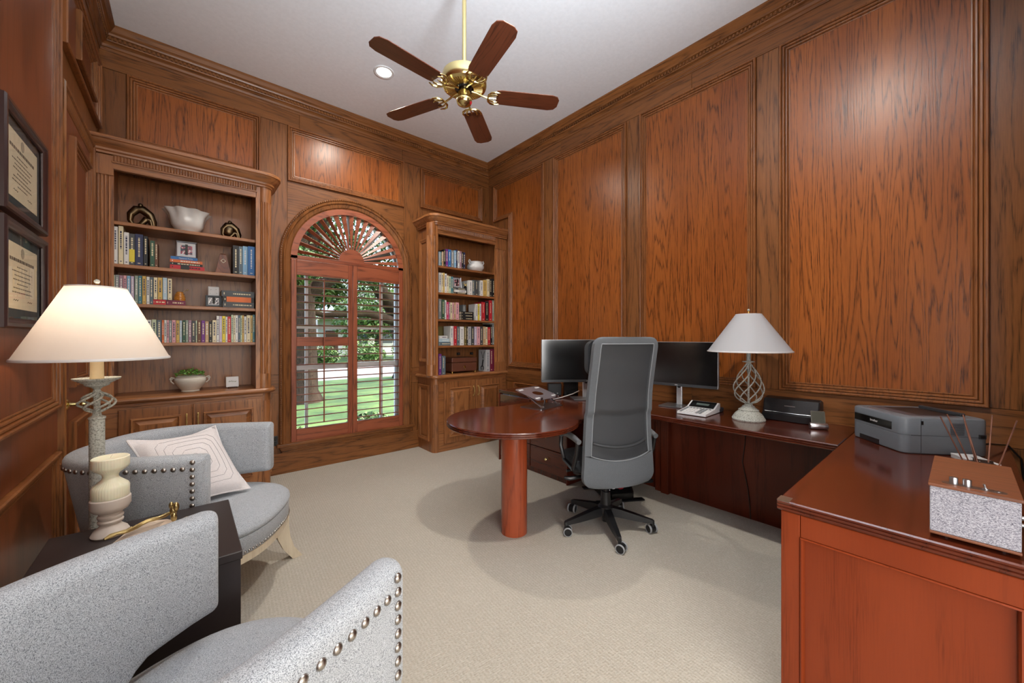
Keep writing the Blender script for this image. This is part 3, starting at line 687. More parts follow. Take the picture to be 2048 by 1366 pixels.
RD = [(2.382, 2.414, 0.228, 'white'), (2.416, 2.426, 0.228, 'pink'), (2.428, 2.466, 0.228, 'red'), (2.468, 2.506, 0.224, 'slate'), (2.511, 2.568, 0.224, 'white'), (2.57, 2.605, 0.227, 'olive'), (2.606, 2.624, 0.226, 'black'), (2.627, 2.672, 0.227, 'silver'), (2.676, 2.717, 0.228, 'dark_grey'), (2.72, 2.757, 0.228, 'lilac'), (2.76, 2.807, 0.228, 'pink'), (2.81, 2.85, 0.231, 'dark_grey'), (2.853, 2.89, 0.231, 'tan'), (2.893, 2.924, 0.226, 'cream'), (2.927, 2.967, 0.223, 'red'), (2.97, 2.997, 0.257, 'black'), (3.0, 3.024, 0.26, 'grey'), (3.027, 3.052, 0.264, 'cream')]
RE1 = [(2.224, 2.259, 0.241, 'purple'), (2.262, 2.313, 0.215, 'slate')]
RE2 = [(2.898, 2.96, 0.274, 'silver'), (2.965, 3.008, 0.281, 'maroon'), (3.01, 3.056, 0.282, 'maroon')]
LAg, RAg = 'books in the left bookcase', 'books in the right bookcase'
LA[3] = LA[3] + (('yellow', .10, .50),)
LC[24] = LC[24][:3] + ('lilac',)
row(LA, 1.832, 'second shelf of left bookcase', LAg, d=.17)
row(LA2, 1.832, 'second shelf of left bookcase', LAg, d=.17, start=9)
row(LB, 1.553, 'third shelf of left bookcase', LAg, d=.13)
row([(a, b, h-.039, c) for a, b, h, c in LBtop], 1.592, 'third shelf of left bookcase', LAg, d=.12, start=12)
row(LC, 1.268, 'lowest shelf of left bookcase', LAg, d=.13)
row(RA, 2.135, 'top shelf of right bookcase', RAg, d=.15)
row(RB1, 1.828, 'second shelf of right bookcase', RAg)
row(RB2, 1.828, 'second shelf of right bookcase', RAg, start=8)
row(RC1, 1.52, 'third shelf of right bookcase', RAg)
row(RC2, 1.52, 'third shelf of right bookcase', RAg, start=10)
row(RD, 1.214, 'lowest shelf of right bookcase', RAg)
row(RE1, .878, 'counter of right bookcase', RAg, d=.18)
row(RE2, .878, 'counter of right bookcase', RAg, d=.16, start=3)
fb = lambda x, z, t, L_, c, lab, g, **k: book(x, z, t, L_, c, lab, g, flat=True, **k)
z0 = 1.8326
fb(-.084, z0, .030, .205, 'red', 'red book lying lowest in the stack under the small picture frame', LAg, title='black', band=('black', .3, .55))
fb(-.083, z0+.0305, .020, .192, 'black', 'black book lying second from bottom under the small picture frame', LAg)
fb(-.084, z0+.051, .022, .192, 'orange', 'orange book lying under the blue one below the small picture frame', LAg)
b = fb(-.080, z0+.0735, .022, .158, 'blue', 'blue book lying on top of the stack under the small picture frame', LAg, title='blue')
text('spine_lettering', 'National Parks', .014, cloth('white'), b, Matrix(((0, -1, 0, .011), (0, 0, -1, -.0012), (1, 0, 0, .088), (0, 0, 0, 1))))
fb(-.178, 1.5536, .037, .071, 'red', 'small bright red book lying beneath upright books, third shelf left bookcase', LAg, d=.13)
fb(-.105, 1.5536, .036, .111, 'maroon', 'dark maroon book lying beneath the honey pot, third shelf left bookcase', LAg, d=.13)
fb(.236, 1.5536, .046, .214, 'dark_grey', 'big dark grey book lying lowest of three, right end of third shelf', LAg, d=.2)
fb(.236, 1.600, .043, .214, 'black', 'black book with an orange spine label, middle of three lying flat', LAg, d=.2, band=('orange', .12, .9))
fb(.230, 1.6435, .048, .222, 'dark_grey', 'big dark grey book lying topmost of three, right end of third shelf', LAg, d=.2)
z0 = 1.8286
fb(2.43, z0, .020, .18, 'black', 'black book lying lowest under the silver picture frame, right bookcase', RAg)
fb(2.432, z0+.0205, .028, .168, 'white', 'white book lying between two dark ones under the silver frame', RAg)
fb(2.432, z0+.049, .024, .165, 'dark_grey', 'dark grey book lying directly under the silver picture frame', RAg)
z0 = 1.5206
for i, w in enumerate(('lowest', 'middle', 'topmost')): fb(2.53, z0+.0338*i, .033, .18, 'black', f'thick black book lying flat, {w} of the three black ones, right bookcase', RAg)
book(2.665, 1.5206, .045, .20, 'grey', 'grey book standing behind the stack of three black books', RAg, y=4.08, d=.13)
z0 = 1.2146
fb(2.226, z0, .041, .155, 'slate', 'slate grey book lying lowest of three at lowest shelf left end', RAg)
fb(2.226, z0+.0415, .039, .134, 'pale_blue', 'pale blue book lying in the middle of three at lowest shelf', RAg)
fb(2.226, z0+.081, .032, .112, 'white', 'small white book lying on top of the pale blue one', RAg)
book(2.384, z0, .02, .228, 'olive', 'olive green book facing out behind a stack of three flat books', RAg, y=4.085, d=.085, rz=R(90))
fb(2.955, 1.214+.266, .012, .09, 'grey', 'slim grey book lying across the tops of the upright books', RAg)

# ---- ornaments on the shelves
bronze = metal('dark_bronze', srgb(104, 88, 66), .3)
def figure(name, label, x, y, z, s, body=False):
    mir = 1
    T = thing(name, label, 'sculpture', (x, y, z), 0, None)
    q = lambda pts: [(mir*a*s, 0, c*s) for a, c in pts]
    MB().tube(q([(-.30, .02), (-.42, .25), (-.40, .55), (-.20, .82), (.02, .84), (.28, .62), (.40, .30), (.42, .04)]), [s*k for k in (.08, .11, .15, .19, .20, .18, .14, .09)], 10).build('torso', bronze, T, smooth=True)
    MB().tube(q([(-.30, .04), (-.05, .10), (.14, .40), (.30, .36), (.36, .05)]), [s*k for k in (.07, .12, .15, .14, .09)], 10).build('legs', bronze, T, smooth=True)
    if body: MB().ball((-.10*s, 0, .52*s), .36*s, 16, 12, (.95, .6, 1.05)).build('body', bronze, T, smooth=True)
    MB().ball((mir*-.06*s, 0, 1.04*s), .10*s, 12, 8).build('head', bronze, T, smooth=True)
    MB().box(mir*-.34*s, -.07*s, 0, mir*.46*s, .07*s, .04*s).build('foot_bar', bronze, T)
figure('bronze_sculpture', 'dark bronze seated figure sculpture left of the white fluted bowl', -.243, 4.02, 2.1402, .155)
figure('bronze_sculpture', 'dark bronze crouching figure sculpture right of the white fluted bowl', .300, 4.02, 2.1402, .135, True)
wob = lambda a, z: 1 + (.075*math.sin(a*9)*min(1, max(0, (z-.07)/.10))**1.5)
bw = MB().lathe([(.0, .0), (.068, .0), (.072, .006), (.062, .016), (.080, .030), (.100, .060), (.108, .095), (.118, .135), (.138, .168), (.146, .176), (.142, .178), (.128, .160), (.112, .130), (.100, .090), (.09, .06), (.06, .035), (0, .03)], 90, wob=wob)
o = bw.build('fluted_bowl', ceramic, smooth=60, loc=(.018, 4.035, 2.1355), label='large white ceramic bowl with a wavy fluted rim on the top shelf', cat='bowl')

def photo_mat(name, cols, sc=18):
    if name in MC: return MC[name]
    m, N, L, P = newmat(name); tc = N.new('ShaderNodeTexCoord'); vo = N.new('ShaderNodeTexNoise'); vo.inputs['Scale'].default_value = sc
    L.new(tc.outputs['Object'], vo.inputs['Vector']); rp = N.new('ShaderNodeValToRGB'); el = rp.color_ramp.elements
    el[0].color = cols[0]; el[1].color = cols[-1]; el[0].position = .35; el[1].position = .65
    for i, c in enumerate(cols[1:-1]): e = el.new(.35 + .3*(i+1)/(len(cols)-1)); e.color = c
    rp.color_ramp.interpolation = 'CONSTANT'
    L.new(vo.outputs['Fac'], rp.inputs[0]); L.new(rp.outputs[0], P.inputs['Base Color']); P.inputs['Roughness'].default_value = .25; MC[name] = m; return m
def photo_frame(name, label, x, y, z, w, h, mat, matw, photo, tilt=R(-7), rz=0, bw_=.012, two=True):
    T = thing(name, label, 'picture frame', (x, y, z), rz); M0 = Matrix.Rotation(tilt, 4, 'X')
    to = lambda u, v, hh: tuple(M0 @ Vector((u, -hh, v)))
    sweep_frame(MB(), rect(-w/2, 0, w/2, h), [(0, 0), (0, .012), (bw_*.3, .015), (bw_*.7, .012), (bw_, .008), (bw_, .002)], to).build('frame_border', mat, T)
    MB().box(-w/2+.001, -.002, .001, w/2-.001, .006, h-.001, M0).build('backing', black_pl, T)
    e = bw_; MB().add([to(-w/2+e, e, .0035), to(w/2-e, e, .0035), to(w/2-e, h-e, .0035), to(-w/2+e, h-e, .0035)], [(0, 1, 2, 3)]).build('mat_board', matw, T)
    e = bw_ + (.020 if two else .004); MB().add([to(-w/2+e, e, .0045), to(w/2-e, e, .0045), to(w/2-e, h-e, .0045), to(-w/2+e, h-e, .0045)], [(0, 1, 2, 3)]).build('photograph', photo, T)
    MB().box(-.008, .006, 0, .008, .010, h*.8, TRS((0, 0, 0), R(-7) + R(20))).build('easel_back', black_pl, T)
    return T
ph_red = photo_mat('family_photo', [srgb(60, 72, 78), srgb(170, 70, 86), srgb(236, 220, 214), srgb(120, 60, 72)], 40)
ph_bw = photo_mat('black_white_photo', [srgb(200, 200, 204), srgb(90, 90, 94), srgb(236, 236, 236), srgb(60, 60, 62)], 34)
photo_frame('picture_frame', 'silver framed photo standing on the stack of coloured books', .012, 3.965, 1.9285, .135, .136, silver, white_pl, ph_red)
photo_frame('picture_frame', 'dark grey framed black and white photo on third shelf', .180, 3.93, 1.554, .104, .092, plain('charcoal_frame', srgb(78, 84, 88), .5), white_pl, ph_bw, two=False, bw_=.017)
photo_frame('picture_frame', 'small silver framed photo on flat books in the right bookcase', 2.505, 3.965, 1.9020, .125, .138, silver, plain('mat_grey', srgb(180, 176, 178), .7), ph_red, tilt=R(-7))
t = MB().rbox(-.037, 0, 0, .037, .012, .172, .004).build('plaque', white_pl, loc=(.183, 4.0, 1.5538), label='small white plaque with faint flowers standing behind the dark photo frame', cat='plaque')
MB().box(-.02, .012, 0, .02, .045, .004).build('foot', white_pl, t)
for u, v in ((-.018, .145), (.016, .15), (-.022, .115), (.02, .118)): MB().ball((u, -.0005, v), .003, 8, 4, (1, .3, 1)).build('flower_print', plain('plaque_print', srgb(150, 160, 150), .5), t)
# metronome
T = thing('metronome', 'brown wooden pyramid metronome left of the blue books', 'metronome', (.243, 3.99, 1.8325))
met = wood('metronome_wood', srgb(130, 74, 40), srgb(112, 60, 30), srgb(84, 42, 20), 'Z', rough=.4)
MB().loft([[(-.052, -.045, 0), (.052, -.045, 0), (.052, .045, 0), (-.052, .045, 0)], [(-.050, -.043, .012), (.050, -.043, .012), (.050, .043, .012), (-.050, .043, .012)], [(-.021, -.018, .160), (.021, -.018, .160), (.021, .018, .160), (-.021, .018, .160)], [(-.016, -.014, .168), (.016, -.014, .168), (.016, .014, .168), (-.016, .014, .168)]]).build('body', met, T)
dm = MB()
for a in range(4):
    Mx = TRS((0, -.0375, .105), R(-11)) @ Matrix.Rotation(R(45+90*a), 4, 'Y'); dm.box(-.012, -.003, .0108, .012, 0, .0124, Mx)
dm.build('emblem', metal('pale_inlay', srgb(220, 205, 170), .3), T, kind='stuff')
# honey pot
T = thing('honey_pot', 'small amber beehive honey pot on the lying maroon book', 'pot', (-.028, 3.96, 1.5905))
amber = plain('amber_glaze', srgb(190, 128, 52), .25, coat=.4)
pr = [(0, 0)]
for i in range(6): zc = .006 + i*.0115; r0 = (.034, .036, .035, .032, .028, .022)[i]; pr += [(r0-.005, zc-.0055), (r0, zc-.001), (r0-.001, zc+.004)]
pr += [(.012, .073), (0, .075)]
MB().lathe(pr, 28).build('pot_body', amber, T, smooth=18)
MB().tube([(.012, .012, .070), (.030, .012, .082), (.044, .012, .090)], .0018, 8).build('dipper', brass, T, smooth=True); MB().ball((.047, .012, .092), .006, 10, 6).build('dipper_knob', brass, T, smooth=True)
# potted greenery
T = thing('potted_plant', 'round whitewashed two-handled planter with small green leaves on the counter', 'plant', (.036, 3.99, .8785))
wash = plain('whitewashed_clay', srgb(206, 200, 188), .8, bump=.4, bscale=60)
MB().lathe([(0, 0), (.055, 0), (.060, .004), (.056, .012), (.074, .035), (.094, .065), (.101, .088), (.098, .104), (.090, .112), (.094, .122), (.088, .124), (.082, .112), (0, .105)], 40).build('planter', wash, T, smooth=50)
for s in (-1, 1):
    MB().tube([(s*.094, 0, .108), (s*.116, 0, .116), (s*.122, 0, .104), (s*.112, 0, .098), (s*.108, 0, .106)] , .006, 8).build('handle', wash, T, smooth=True)
    MB().tube([(s*.120, 0, .108), (s*.116, 0, .085), (s*.098, 0, .066)], .005, 8).build('handle', wash, T, smooth=True)
def leafmat(name, a, b):
    if name in MC: return MC[name]
    m, N, L, P = newmat(name); oi = N.new('ShaderNodeNewGeometry'); rp = N.new('ShaderNodeValToRGB'); rp.color_ramp.elements[0].color = a; rp.color_ramp.elements[1].color = b
    L.new(oi.outputs['Random Per Island'], rp.inputs[0]); L.new(rp.outputs[0], P.inputs['Base Color']); P.inputs['Roughness'].default_value = .5
    P.inputs['Transmission Weight'].default_value = 0; MC[name] = m; return m
rnd = random.Random(4); lv = MB()
for i in range(260):
    a = rnd.uniform(0, 2*PI); r = .092*math.sqrt(rnd.random()); h = .108 + .070*math.sqrt(max(0, 1 - (r/.105)**2))*rnd.uniform(.55, 1.05)
    Mx = TRS((r*math.cos(a), r*math.sin(a), h), rnd.uniform(-.7, .7), rnd.uniform(-.7, .7), rnd.uniform(0, 6.28)); s = rnd.uniform(.008, .014)
    lv.add([Mx @ Vector(q) for q in ((-s, 0, 0), (0, -s*.5, s*.25), (s, 0, 0), (0, s*.5, s*.25))], [(0, 1, 2), (0, 2, 3)])
lv.build('leaves', leafmat('succulent_leaf', srgb(58, 110, 36), srgb(128, 178, 72)), T, kind='stuff')
# tile on an easel
T = thing('decorative_tile', 'small white square tile with a green sprig on a wire easel', 'tile', (.310, 4.02, .8785))
Mt = TRS((0, 0, .010), R(-12)); MB().rbox(-.044, 0, 0, .044, .008, .088, .005, Mt).build('tile', white_pl, T)
sp = MB(); 
for i, (u, v) in enumerate(((-.018, .050), (-.010, .045), (-.004, .052), (.002, .044), (.010, .047), (.018, .042), (.024, .046), (-.022, .044))): sp.ball(tuple(Mt @ Vector((u, -.0006, v))), .0032, 6, 4, (1.4, .3, .8))
sp.build('sprig', plain('sprig_green', srgb(110, 120, 90), .6), T, kind='stuff')
for u in (-.03, .03): MB().tube([(u, -.022, .012), (u, -.018, .003), (u, .02, .002), (u, .035, .06)], .0016, 6).build('easel_wire', black_pl, T)
MB().tube([(-.03, -.022, .012), (.03, -.022, .012)], .0016, 6).build('easel_wire', black_pl, T)
# right case: handled pot, ornament, chest, outlets
T = thing('handled_pot', 'white round two-handled pot on the top shelf of the right bookcase', 'pot', (2.822, 4.03, 2.1355))
MB().lathe([(0, 0), (.055, 0), (.085, .018), (.108, .048), (.112, .072), (.098, .100), (.084, .114), (.084, .124), (.092, .132), (.086, .133), (.078, .122), (.085, .1), (.09, .06), (.05, .02), (0, .015)], 36).build('pot_body', ceramic, T, smooth=50)
for s in (-1, 1): MB().tube([(s*.100, -.02, .098), (s*.116, -.02, .128), (s*.106, -.02, .150), (s*.090, -.02, .140), (s*.086, -.02, .122)], .008, 8).build('handle', ceramic, T, smooth=True)
T = thing('bird_ornament', 'small dark pedestal ornament with a gold bird beside the white book', 'ornament', (2.618, 3.95, 1.8285))
MB().loft([[(-.016, -.016, 0), (.016, -.016, 0), (.016, .016, 0), (-.016, .016, 0)], [(-.012, -.012, .09), (.012, -.012, .09), (.012, .012, .09), (-.012, .012, .09)], [(-.015, -.015, .098), (.015, -.015, .098), (.015, .015, .098), (-.015, .015, .098)]]).build('pedestal', black_gl, T)
MB().ball((0, 0, .118), .016, 12, 8, (1.2, .8, 1)).build('bird_body', brass, T, smooth=True); MB().tube([(.005, 0, .125), (.016, 0, .138), (.028, 0, .142)], [.008, .006, .002], 8).build('bird_head', brass, T, smooth=True)
MB().tube([(-.01, 0, .12), (-.02, 0, .135), (-.018, 0, .155)], [.007, .006, .001], 8).build('bird_wing', brass, T, smooth=True)
T = thing('wooden_chest', 'brown leather-covered chest with a brass lock on the right counter', 'box', (2.590, 4.03, .8785))
lea = plain('brown_leather', srgb(98, 58, 42), .42, bump=.25, bscale=90)
MB().rbox(-.178, -.105, .022, .178, .105, .125, .005).build('chest_body', lea, T); MB().rbox(-.181, -.108, .128, .181, .108, .186, .008).build('lid', lea, T)
for x in (-.165, .165):
    for y in (-.09, .09): MB().lathe([(.006, 0), (.012, .006), (.010, .022)], 10, (x, y, 0)).build('foot', brass_old, T, smooth=True)
MB().lathe([(.014, 0), (.014, .003), (.010, .005)], 16, M=TRS((0, -.105, .075), R(90))).build('lock_plate', brass_old, T, smooth=True)
MB().tube([(0, -.112, .066), (-.010, -.114, .052), (0, -.114, .042), (.010, -.114, .052), (0, -.112, .066)], .0018, 6).build('lock_ring', brass_old, T)
for x in (2.685, 2.89):
    o = MB().rbox(-.026, -.004, -.017, .026, 0, .017, .002).build('wall_outlet', black_pl, loc=(x, 4.2178, 1.098), label='black cable outlet on the case back above chest, ' + ('left one' if x < 2.8 else 'right one'), cat='outlet', group='outlets above the chest')
    MB().lathe([(.007, 0), (.007, .003)], 12, M=TRS((.006, -.004, 0), R(90))).build('socket', grey_pl, o)
o = MB().rbox(-.027, -.007, -.047, .027, 0, .047, .004).build('power_outlet', plain('black_outlet', srgb(40, 42, 46), .4), loc=(.648, YB-.008, .325), label='black duplex power outlet on the wall left of the window', cat='outlet')
for z in (-.02, .02):
    f = MB().rbox(-.014, -.0085, z-.013, .014, -.0065, z+.013, .001).build('receptacle', black_gl, o)
    for u in (-.006, .006): MB().box(u-.0015, -.0092, z-.004, u+.0015, -.0084, z+.006).build('slot', grey_pl, f)
# figure printed on the silver book's side
sb = [x for x in COL.objects if x.get('label', '').startswith('thick silver') and 'counter' in x['label']]
if sb:
    mb = MB(); cc = lambda y, z: (-.0006, y, z)
    for pts, r in (([(.06, .15), (.075, .10), (.08, .06)], .012), ([(.06, .16), (.045, .22), (.03, .255)], .005), ([(.07, .165), (.085, .215), (.10, .25)], .005), ([(.08, .07), (.05, .05), (.06, .015)], .008), ([(.08, .07), (.11, .05), (.10, .015)], .008)):
        for a, b in zip(pts[:-1], pts[1:]):
            d = Vector((b[0]-a[0], b[1]-a[1])).normalized()*r; 
            mb.add([cc(a[0]-d.y, a[1]+d.x), cc(b[0]-d.y, b[1]+d.x), cc(b[0]+d.y, b[1]-d.x), cc(a[0]+d.y, a[1]-d.x)], [(0, 1, 2, 3)])
    mb.build('cover_figure', cloth('black'), sb[0], kind='stuff')
# ================================================================ ceiling: fan and recessed lights
for (x, y), w in (((1.345, 3.325), 'near the window wall'), ((1.345, .52), 'above the doorway end of the room')):
    T = thing('recessed_light', f'round white recessed ceiling light {w}', 'ceiling light', (x, y, ZC))
    MB().lathe([(.062, -.001), (.064, -.006), (.082, -.008), (.086, -.004), (.086, -.0005)], 36).build('trim_ring', white_paint, T, smooth=True)
    MB().lathe([(0, -.003), (.062, -.003), (.062, -.002), (0, -.002)], 32).build('lens', emit('lamp_lens', (1, .95, .86, 1), 16), T)
    l = lamp('recessed_bulb', 'AREA', (x, y, ZC-.015), (0, 0, 0), 28 if y > 2 else 32, (1, .93, .82), shape='DISK', size=.12); l.data.spread = R(150)
F = thing('ceiling_fan', 'brass ceiling fan with five dark wooden blades on a long downrod', 'fan', (1.35, 2.05, 2.85))
MB().tube([(0, 0, .11), (0, 0, .80)], .0135, 16).build('downrod', brass, F, smooth=True)
MB().lathe([(.0, .72), (.02, .72), (.055, .755), (.068, .79), (.068, .81), (0, .81)], 28).build('canopy', brass, F, smooth=35)
MB().lathe([(.0, .170), (.03, .170), (.034, .15), (.10, .135), (.136, .118), (.142, .09), (.142, .055), (.136, .042), (.118, .034), (.0, .034)], 48).build('motor_housing', brass, F, smooth=30)
for i in range(48):
    a = 2*PI*i/48
    if i == 0: me = MB().tube([(.060, 0, .030), (.116, 0, .034)], [.0024, .0042], 6).mesh('housing_rib', brass, True)
    link(me, 'housing_rib', F, (0, 0, 0), (0, 0, a))
MB().lathe([(0, .034), (.060, .034), (.058, .028), (.05, .022), (.0, .02)], 36).build('flywheel', black_gl, F, smooth=30)
MB().lathe([(.0, .022), (.036, .022), (.040, .0), (.036, -.02), (.038, -.026), (.048, -.034), (.050, -.046), (.044, -.062), (.026, -.074), (.016, -.078), (0, -.080)], 32).build('switch_housing', brass, F, smooth=35)
MB().lathe([(.010, 0), (.010, .004), (0, .005)], 14, M=TRS((.025, -.034, -.062), R(118), 0, R(38))).build('maker_badge', plain('red_badge', srgb(170, 30, 40), .3), F)
bl = MB(); pl = [(.205, -.056), (.235, -.063), (.56, -.069), (.598, -.058), (.615, -.030), (.615, .030), (.598, .058), (.56, .069), (.235, .063), (.205, .056)]
bl.slab(pl, [(.002, -.003), (0, -.0015), (0, .0015), (.002, .003)]); BL = bl.mesh('blade', fanwood)
def iron_mesh():
    mb = MB()
    mb.tube([(.048, 0, .020), (.080, 0, .014), (.110, 0, .002), (.140, 0, -.008), (.158, 0, -.009)], [.008, .007, .0065, .007, .006], 8)
    for s in (-1, 1):
        mb.tube([(.150, 0, -.009), (.154, s*.030, -.009), (.172, s*.053, -.009), (.198, s*.062, -.008), (.226, s*.056, -.007)], [.006, .0075, .008, .006, .003], 8)
        mb.tube([(.158, s*.018, -.009), (.180, s*.030, -.009), (.206, s*.036, -.008), (.222, s*.026, -.008)], [.004, .006, .005, .002], 8)
    mb.tube([(.155, 0, -.009), (.185, 0, -.009), (.205, 0, -.008)], [.006, .005, .002], 8)
    return mb.mesh('blade_iron', brass, True)
BI = iron_mesh()
for k in range(5):
    a = R(-30.5 + 72*k)
    ir = link(BI, 'blade_iron', F, (0, 0, 0), (0, 0, a)); b = link(BL, 'blade', F, (0, 0, .003), (R(-6), 0, a))

# ================================================================ framed diplomas on the left wall
def diploma(label, y0, y1, z0, z1):
    T = thing('framed_diploma', label, 'picture', (XL, (y0+y1)/2, z0), 0, 'diplomas on the left wall'); w, h = y1-y0, z1-z0
    to = lambda u, v, hh: (hh, u, v)
    fr = plain('frame_dark_mahogany', srgb(46, 26, 26), .3, coat=.2)
    sweep_frame(MB(), rect(-w/2, 0, w/2, h), [(0, .0), (0, .028), (.004, .034), (.016, .034), (.026, .026), (.034, .024), (.036, .018)], to).build('frame_border', fr, T, smooth=25)
    MB().box(.001, -w/2+.01, .01, .012, w/2-.01, h-.01).build('backing', black_pl, T)
    e = .034; MB().add([to(-w/2+e, e, .0135), to(w/2-e, e, .0135), to(w/2-e, h-e, .0135), to(-w/2+e, h-e, .0135)], [(0, 1, 2, 3)]).build('mat_board', plain('dark_mat', srgb(44, 52, 56), .7), T)
    e = .072; pp = MB().box(.0136, -w/2+e, e, .0142, w/2-e, h-e).build('certificate', plain('parchment', srgb(222, 208, 178), .7), T)
    ink = plain('certificate_ink', srgb(104, 92, 80), .8); mb = MB(); rnd = random.Random(7)
    zz = h-e-.055; first = True
    MB().lathe([(.020, 0), (.020, .0006), (0, .0006)], 20, M=TRS((.0142, 0, h-e-.028), 0, R(90))).build('seal', plain('seal_ink', srgb(170, 160, 140), .8), pp)
    while zz > e+.05:
        ww = (w/2-e-.03)*(.9 if first else rnd.uniform(.35, .75)); hh = .012 if first else .004; u = -ww
        while u < ww: L_ = rnd.uniform(.01, .03); mb.box(.0142, u, zz-hh, .0145, min(u+L_, ww), zz); u += L_ + .005
        zz -= .030 if first else .016; first = False
    for u in (-.11, .06): 
        mb.tube([(.0144, u + .012*i, e+.03 + (.006 if i % 2 else 0)) for i in range(6)], .0008, 4)
    mb.build('certificate_lines', ink, pp, kind='stuff')
    link(MB().add([to(-w/2+.034, .034, .019), to(w/2-.034, .034, .019), to(w/2-.034, h-.034, .019), to(-w/2+.034, h-.034, .019)], [(0, 1, 2, 3)]).mesh('glass', pic_glass, keep=True), 'glass', T)
diploma('upper dark-framed diploma under glass on the left wall', 2.125, 2.655, 1.755, 2.15)
diploma('lower dark-framed diploma under glass on the left wall', 2.125, 2.655, 1.342, 1.732)

# ================================================================ the desk
D = thing('office_desk', 'large U-shaped mahogany desk with a round-ended peninsula on a column', 'desk', (2.5, 1.2, 0))
def dp(mb, n, mat, par=None, **k):
    mb.v = [(v[0]-2.5, v[1]-1.2, v[2]) for v in map(tuple, mb.v)]; return mb.build(n, mat, par or D, **k)
EDGE = [(.010, .714), (.004, .716), (.0, .720), (.0, .725), (.004, .7275), (.0, .730), (.0, .736), (.004, .7385), (.0, .741), (.0, .746), (.004, .750)]
X0 = 2.57
dp(MB().slab([(X0, .417), (XR-.022, .417), (XR-.022, 3.235), (X0, 3.235)], EDGE), 'credenza_top', mahog('Y'), smooth=25)
dp(MB().slab([(1.553, -.155), (XR-.022, -.155), (XR-.022, .415), (1.553, .415)], EDGE), 'return_top', mahog('X'), smooth=25)
cc = (1.738, 2.03); rr = .455
poly = [(X0-.001, 1.69), (X0-.001, 2.425), (2.10, 2.425), (2.045, 2.428), (2.02, 2.44)]
poly += [(cc[0] + rr*math.cos(R(a)), cc[1] + rr*math.sin(R(a))) for a in range(60, 301, 6)]
poly += [(1.998, 1.660), (2.03, 1.683), (2.075, 1.690)]
dp(MB().slab(poly, EDGE), 'peninsula_top', mahog('X'), smooth=25)
dp(MB().lathe([(.088, 0), (.088, .714)], 40, (1.692, 1.962, 0)), 'column', wood('mahogany_column', srgb(164, 76, 42), srgb(140, 60, 32), srgb(100, 40, 22), 'Z', rough=.22, k=6, rings=4, line=.2, coat=.2), smooth=40)
# credenza carcass: modesty panels, pilaster, drawer pedestals
dp(MB().box(3.10, .42, .0, 3.12, 1.585, .713), 'modesty_panel', mahog_panel('Z')); dp(MB().box(3.125, 1.715, .0, 3.14, 2.27, .713), 'modesty_panel', mahog_panel('Z'))
dp(MB().rbox(3.055, 1.586, 0, 3.12, 1.652, .713, .004), 'pilaster', mahog_panel('Z')); dp(MB().rbox(3.075, 1.653, 0, 3.13, 1.714, .713, .004), 'pilaster', mahog_panel('Z'))
ped = dp(MB().box(2.592, 2.275, .0, 3.15, 3.215, .713), 'drawer_pedestal', mahog('Z'))
dp(MB().rbox(2.566, 2.26, 0, 3.15, 2.274, .713, .003), 'pedestal_side', mahog_panel('Z')); dp(MB().rbox(2.566, 3.216, 0, 3.15, 3.23, .713, .003), 'pedestal_side', mahog_panel('Z'))
knob = MB().lathe([(.010, 0), (.007, .006), (.006, .014), (.012, .020), (.014, .026), (.010, .031), (0, .033)], 16, M=TRS((0, 0, 0), 0, R(-90))).mesh('knob', brass, True)
for y0, y1 in ((2.278, 2.74), (2.748, 3.212)):
    for z0, z1 in ((.052, .262), (.268, .468), (.474, .704)):
        dr = dp(MB().rbox(2.572, y0, z0, 2.592, y1, z1, .003), 'drawer_front', mahog('Y'), smooth=False)
        link(knob, 'drawer_knob', dr, (2.572-2.5, (y0+y1)/2-1.2, (z0+z1)/2 + .02))
# return: framed end panel facing the room, back panel
red_front = wood('mahogany_end_panel', srgb(126, 54, 26), srgb(110, 44, 20), srgb(82, 31, 14), 'Z', rough=.26, k=3.5, rings=3, line=.14, pore=.18, coat=0, bump=.01, spec=.22)
dp(MB().box(1.575, -.15, .0, 1.60, .40, .713), 'end_panel', red_front)
tx = lambda u, v, h: (1.575 - h, u, v)
for nm, u0, v0, u1, v1 in (('stile', .352, 0, .405, .713), ('stile', -.148, 0, -.099, .713), ('rail', -.098, .640, .351, .713), ('rail', -.098, 0, .351, .09)):
    mb = MB(); mb.loft([[tx(*q, .0003) for q in rect(u0, v0, u1, v1)], [tx(*q, .013) for q in rect(u0, v0, u1, v1)], [tx(*q, .015) for q in rect(u0+.002, v0+.002, u1-.002, v1-.002)]])
    dp(mb, 'end_panel_' + nm, red_front)
dp(sweep_frame(MB(), rect(-.098, .09, .351, .640), [(0, .0), (0, .018), (.004, .020), (.008, .012), (.010, .002)], tx), 'end_panel_bead', red_front)
dp(MB().box(1.60, -.135, 0, 3.15, -.115, .713), 'back_panel', mahog('Z')); dp(MB().box(2.6, .38, 0, 3.10, .40, .713), 'return_panel', mahog_panel('Z'))
dp(MB().box(1.60, .382, 0, 2.05, .40, .713), 'return_panel', mahog_panel('Z'))
for y in (.36,): dp(MB().box(1.5535, y+.02, .7395, 1.60, y+.0551, .7505), 'corner_inlay', plain('inlay_grey', srgb(90, 70, 56), .4))

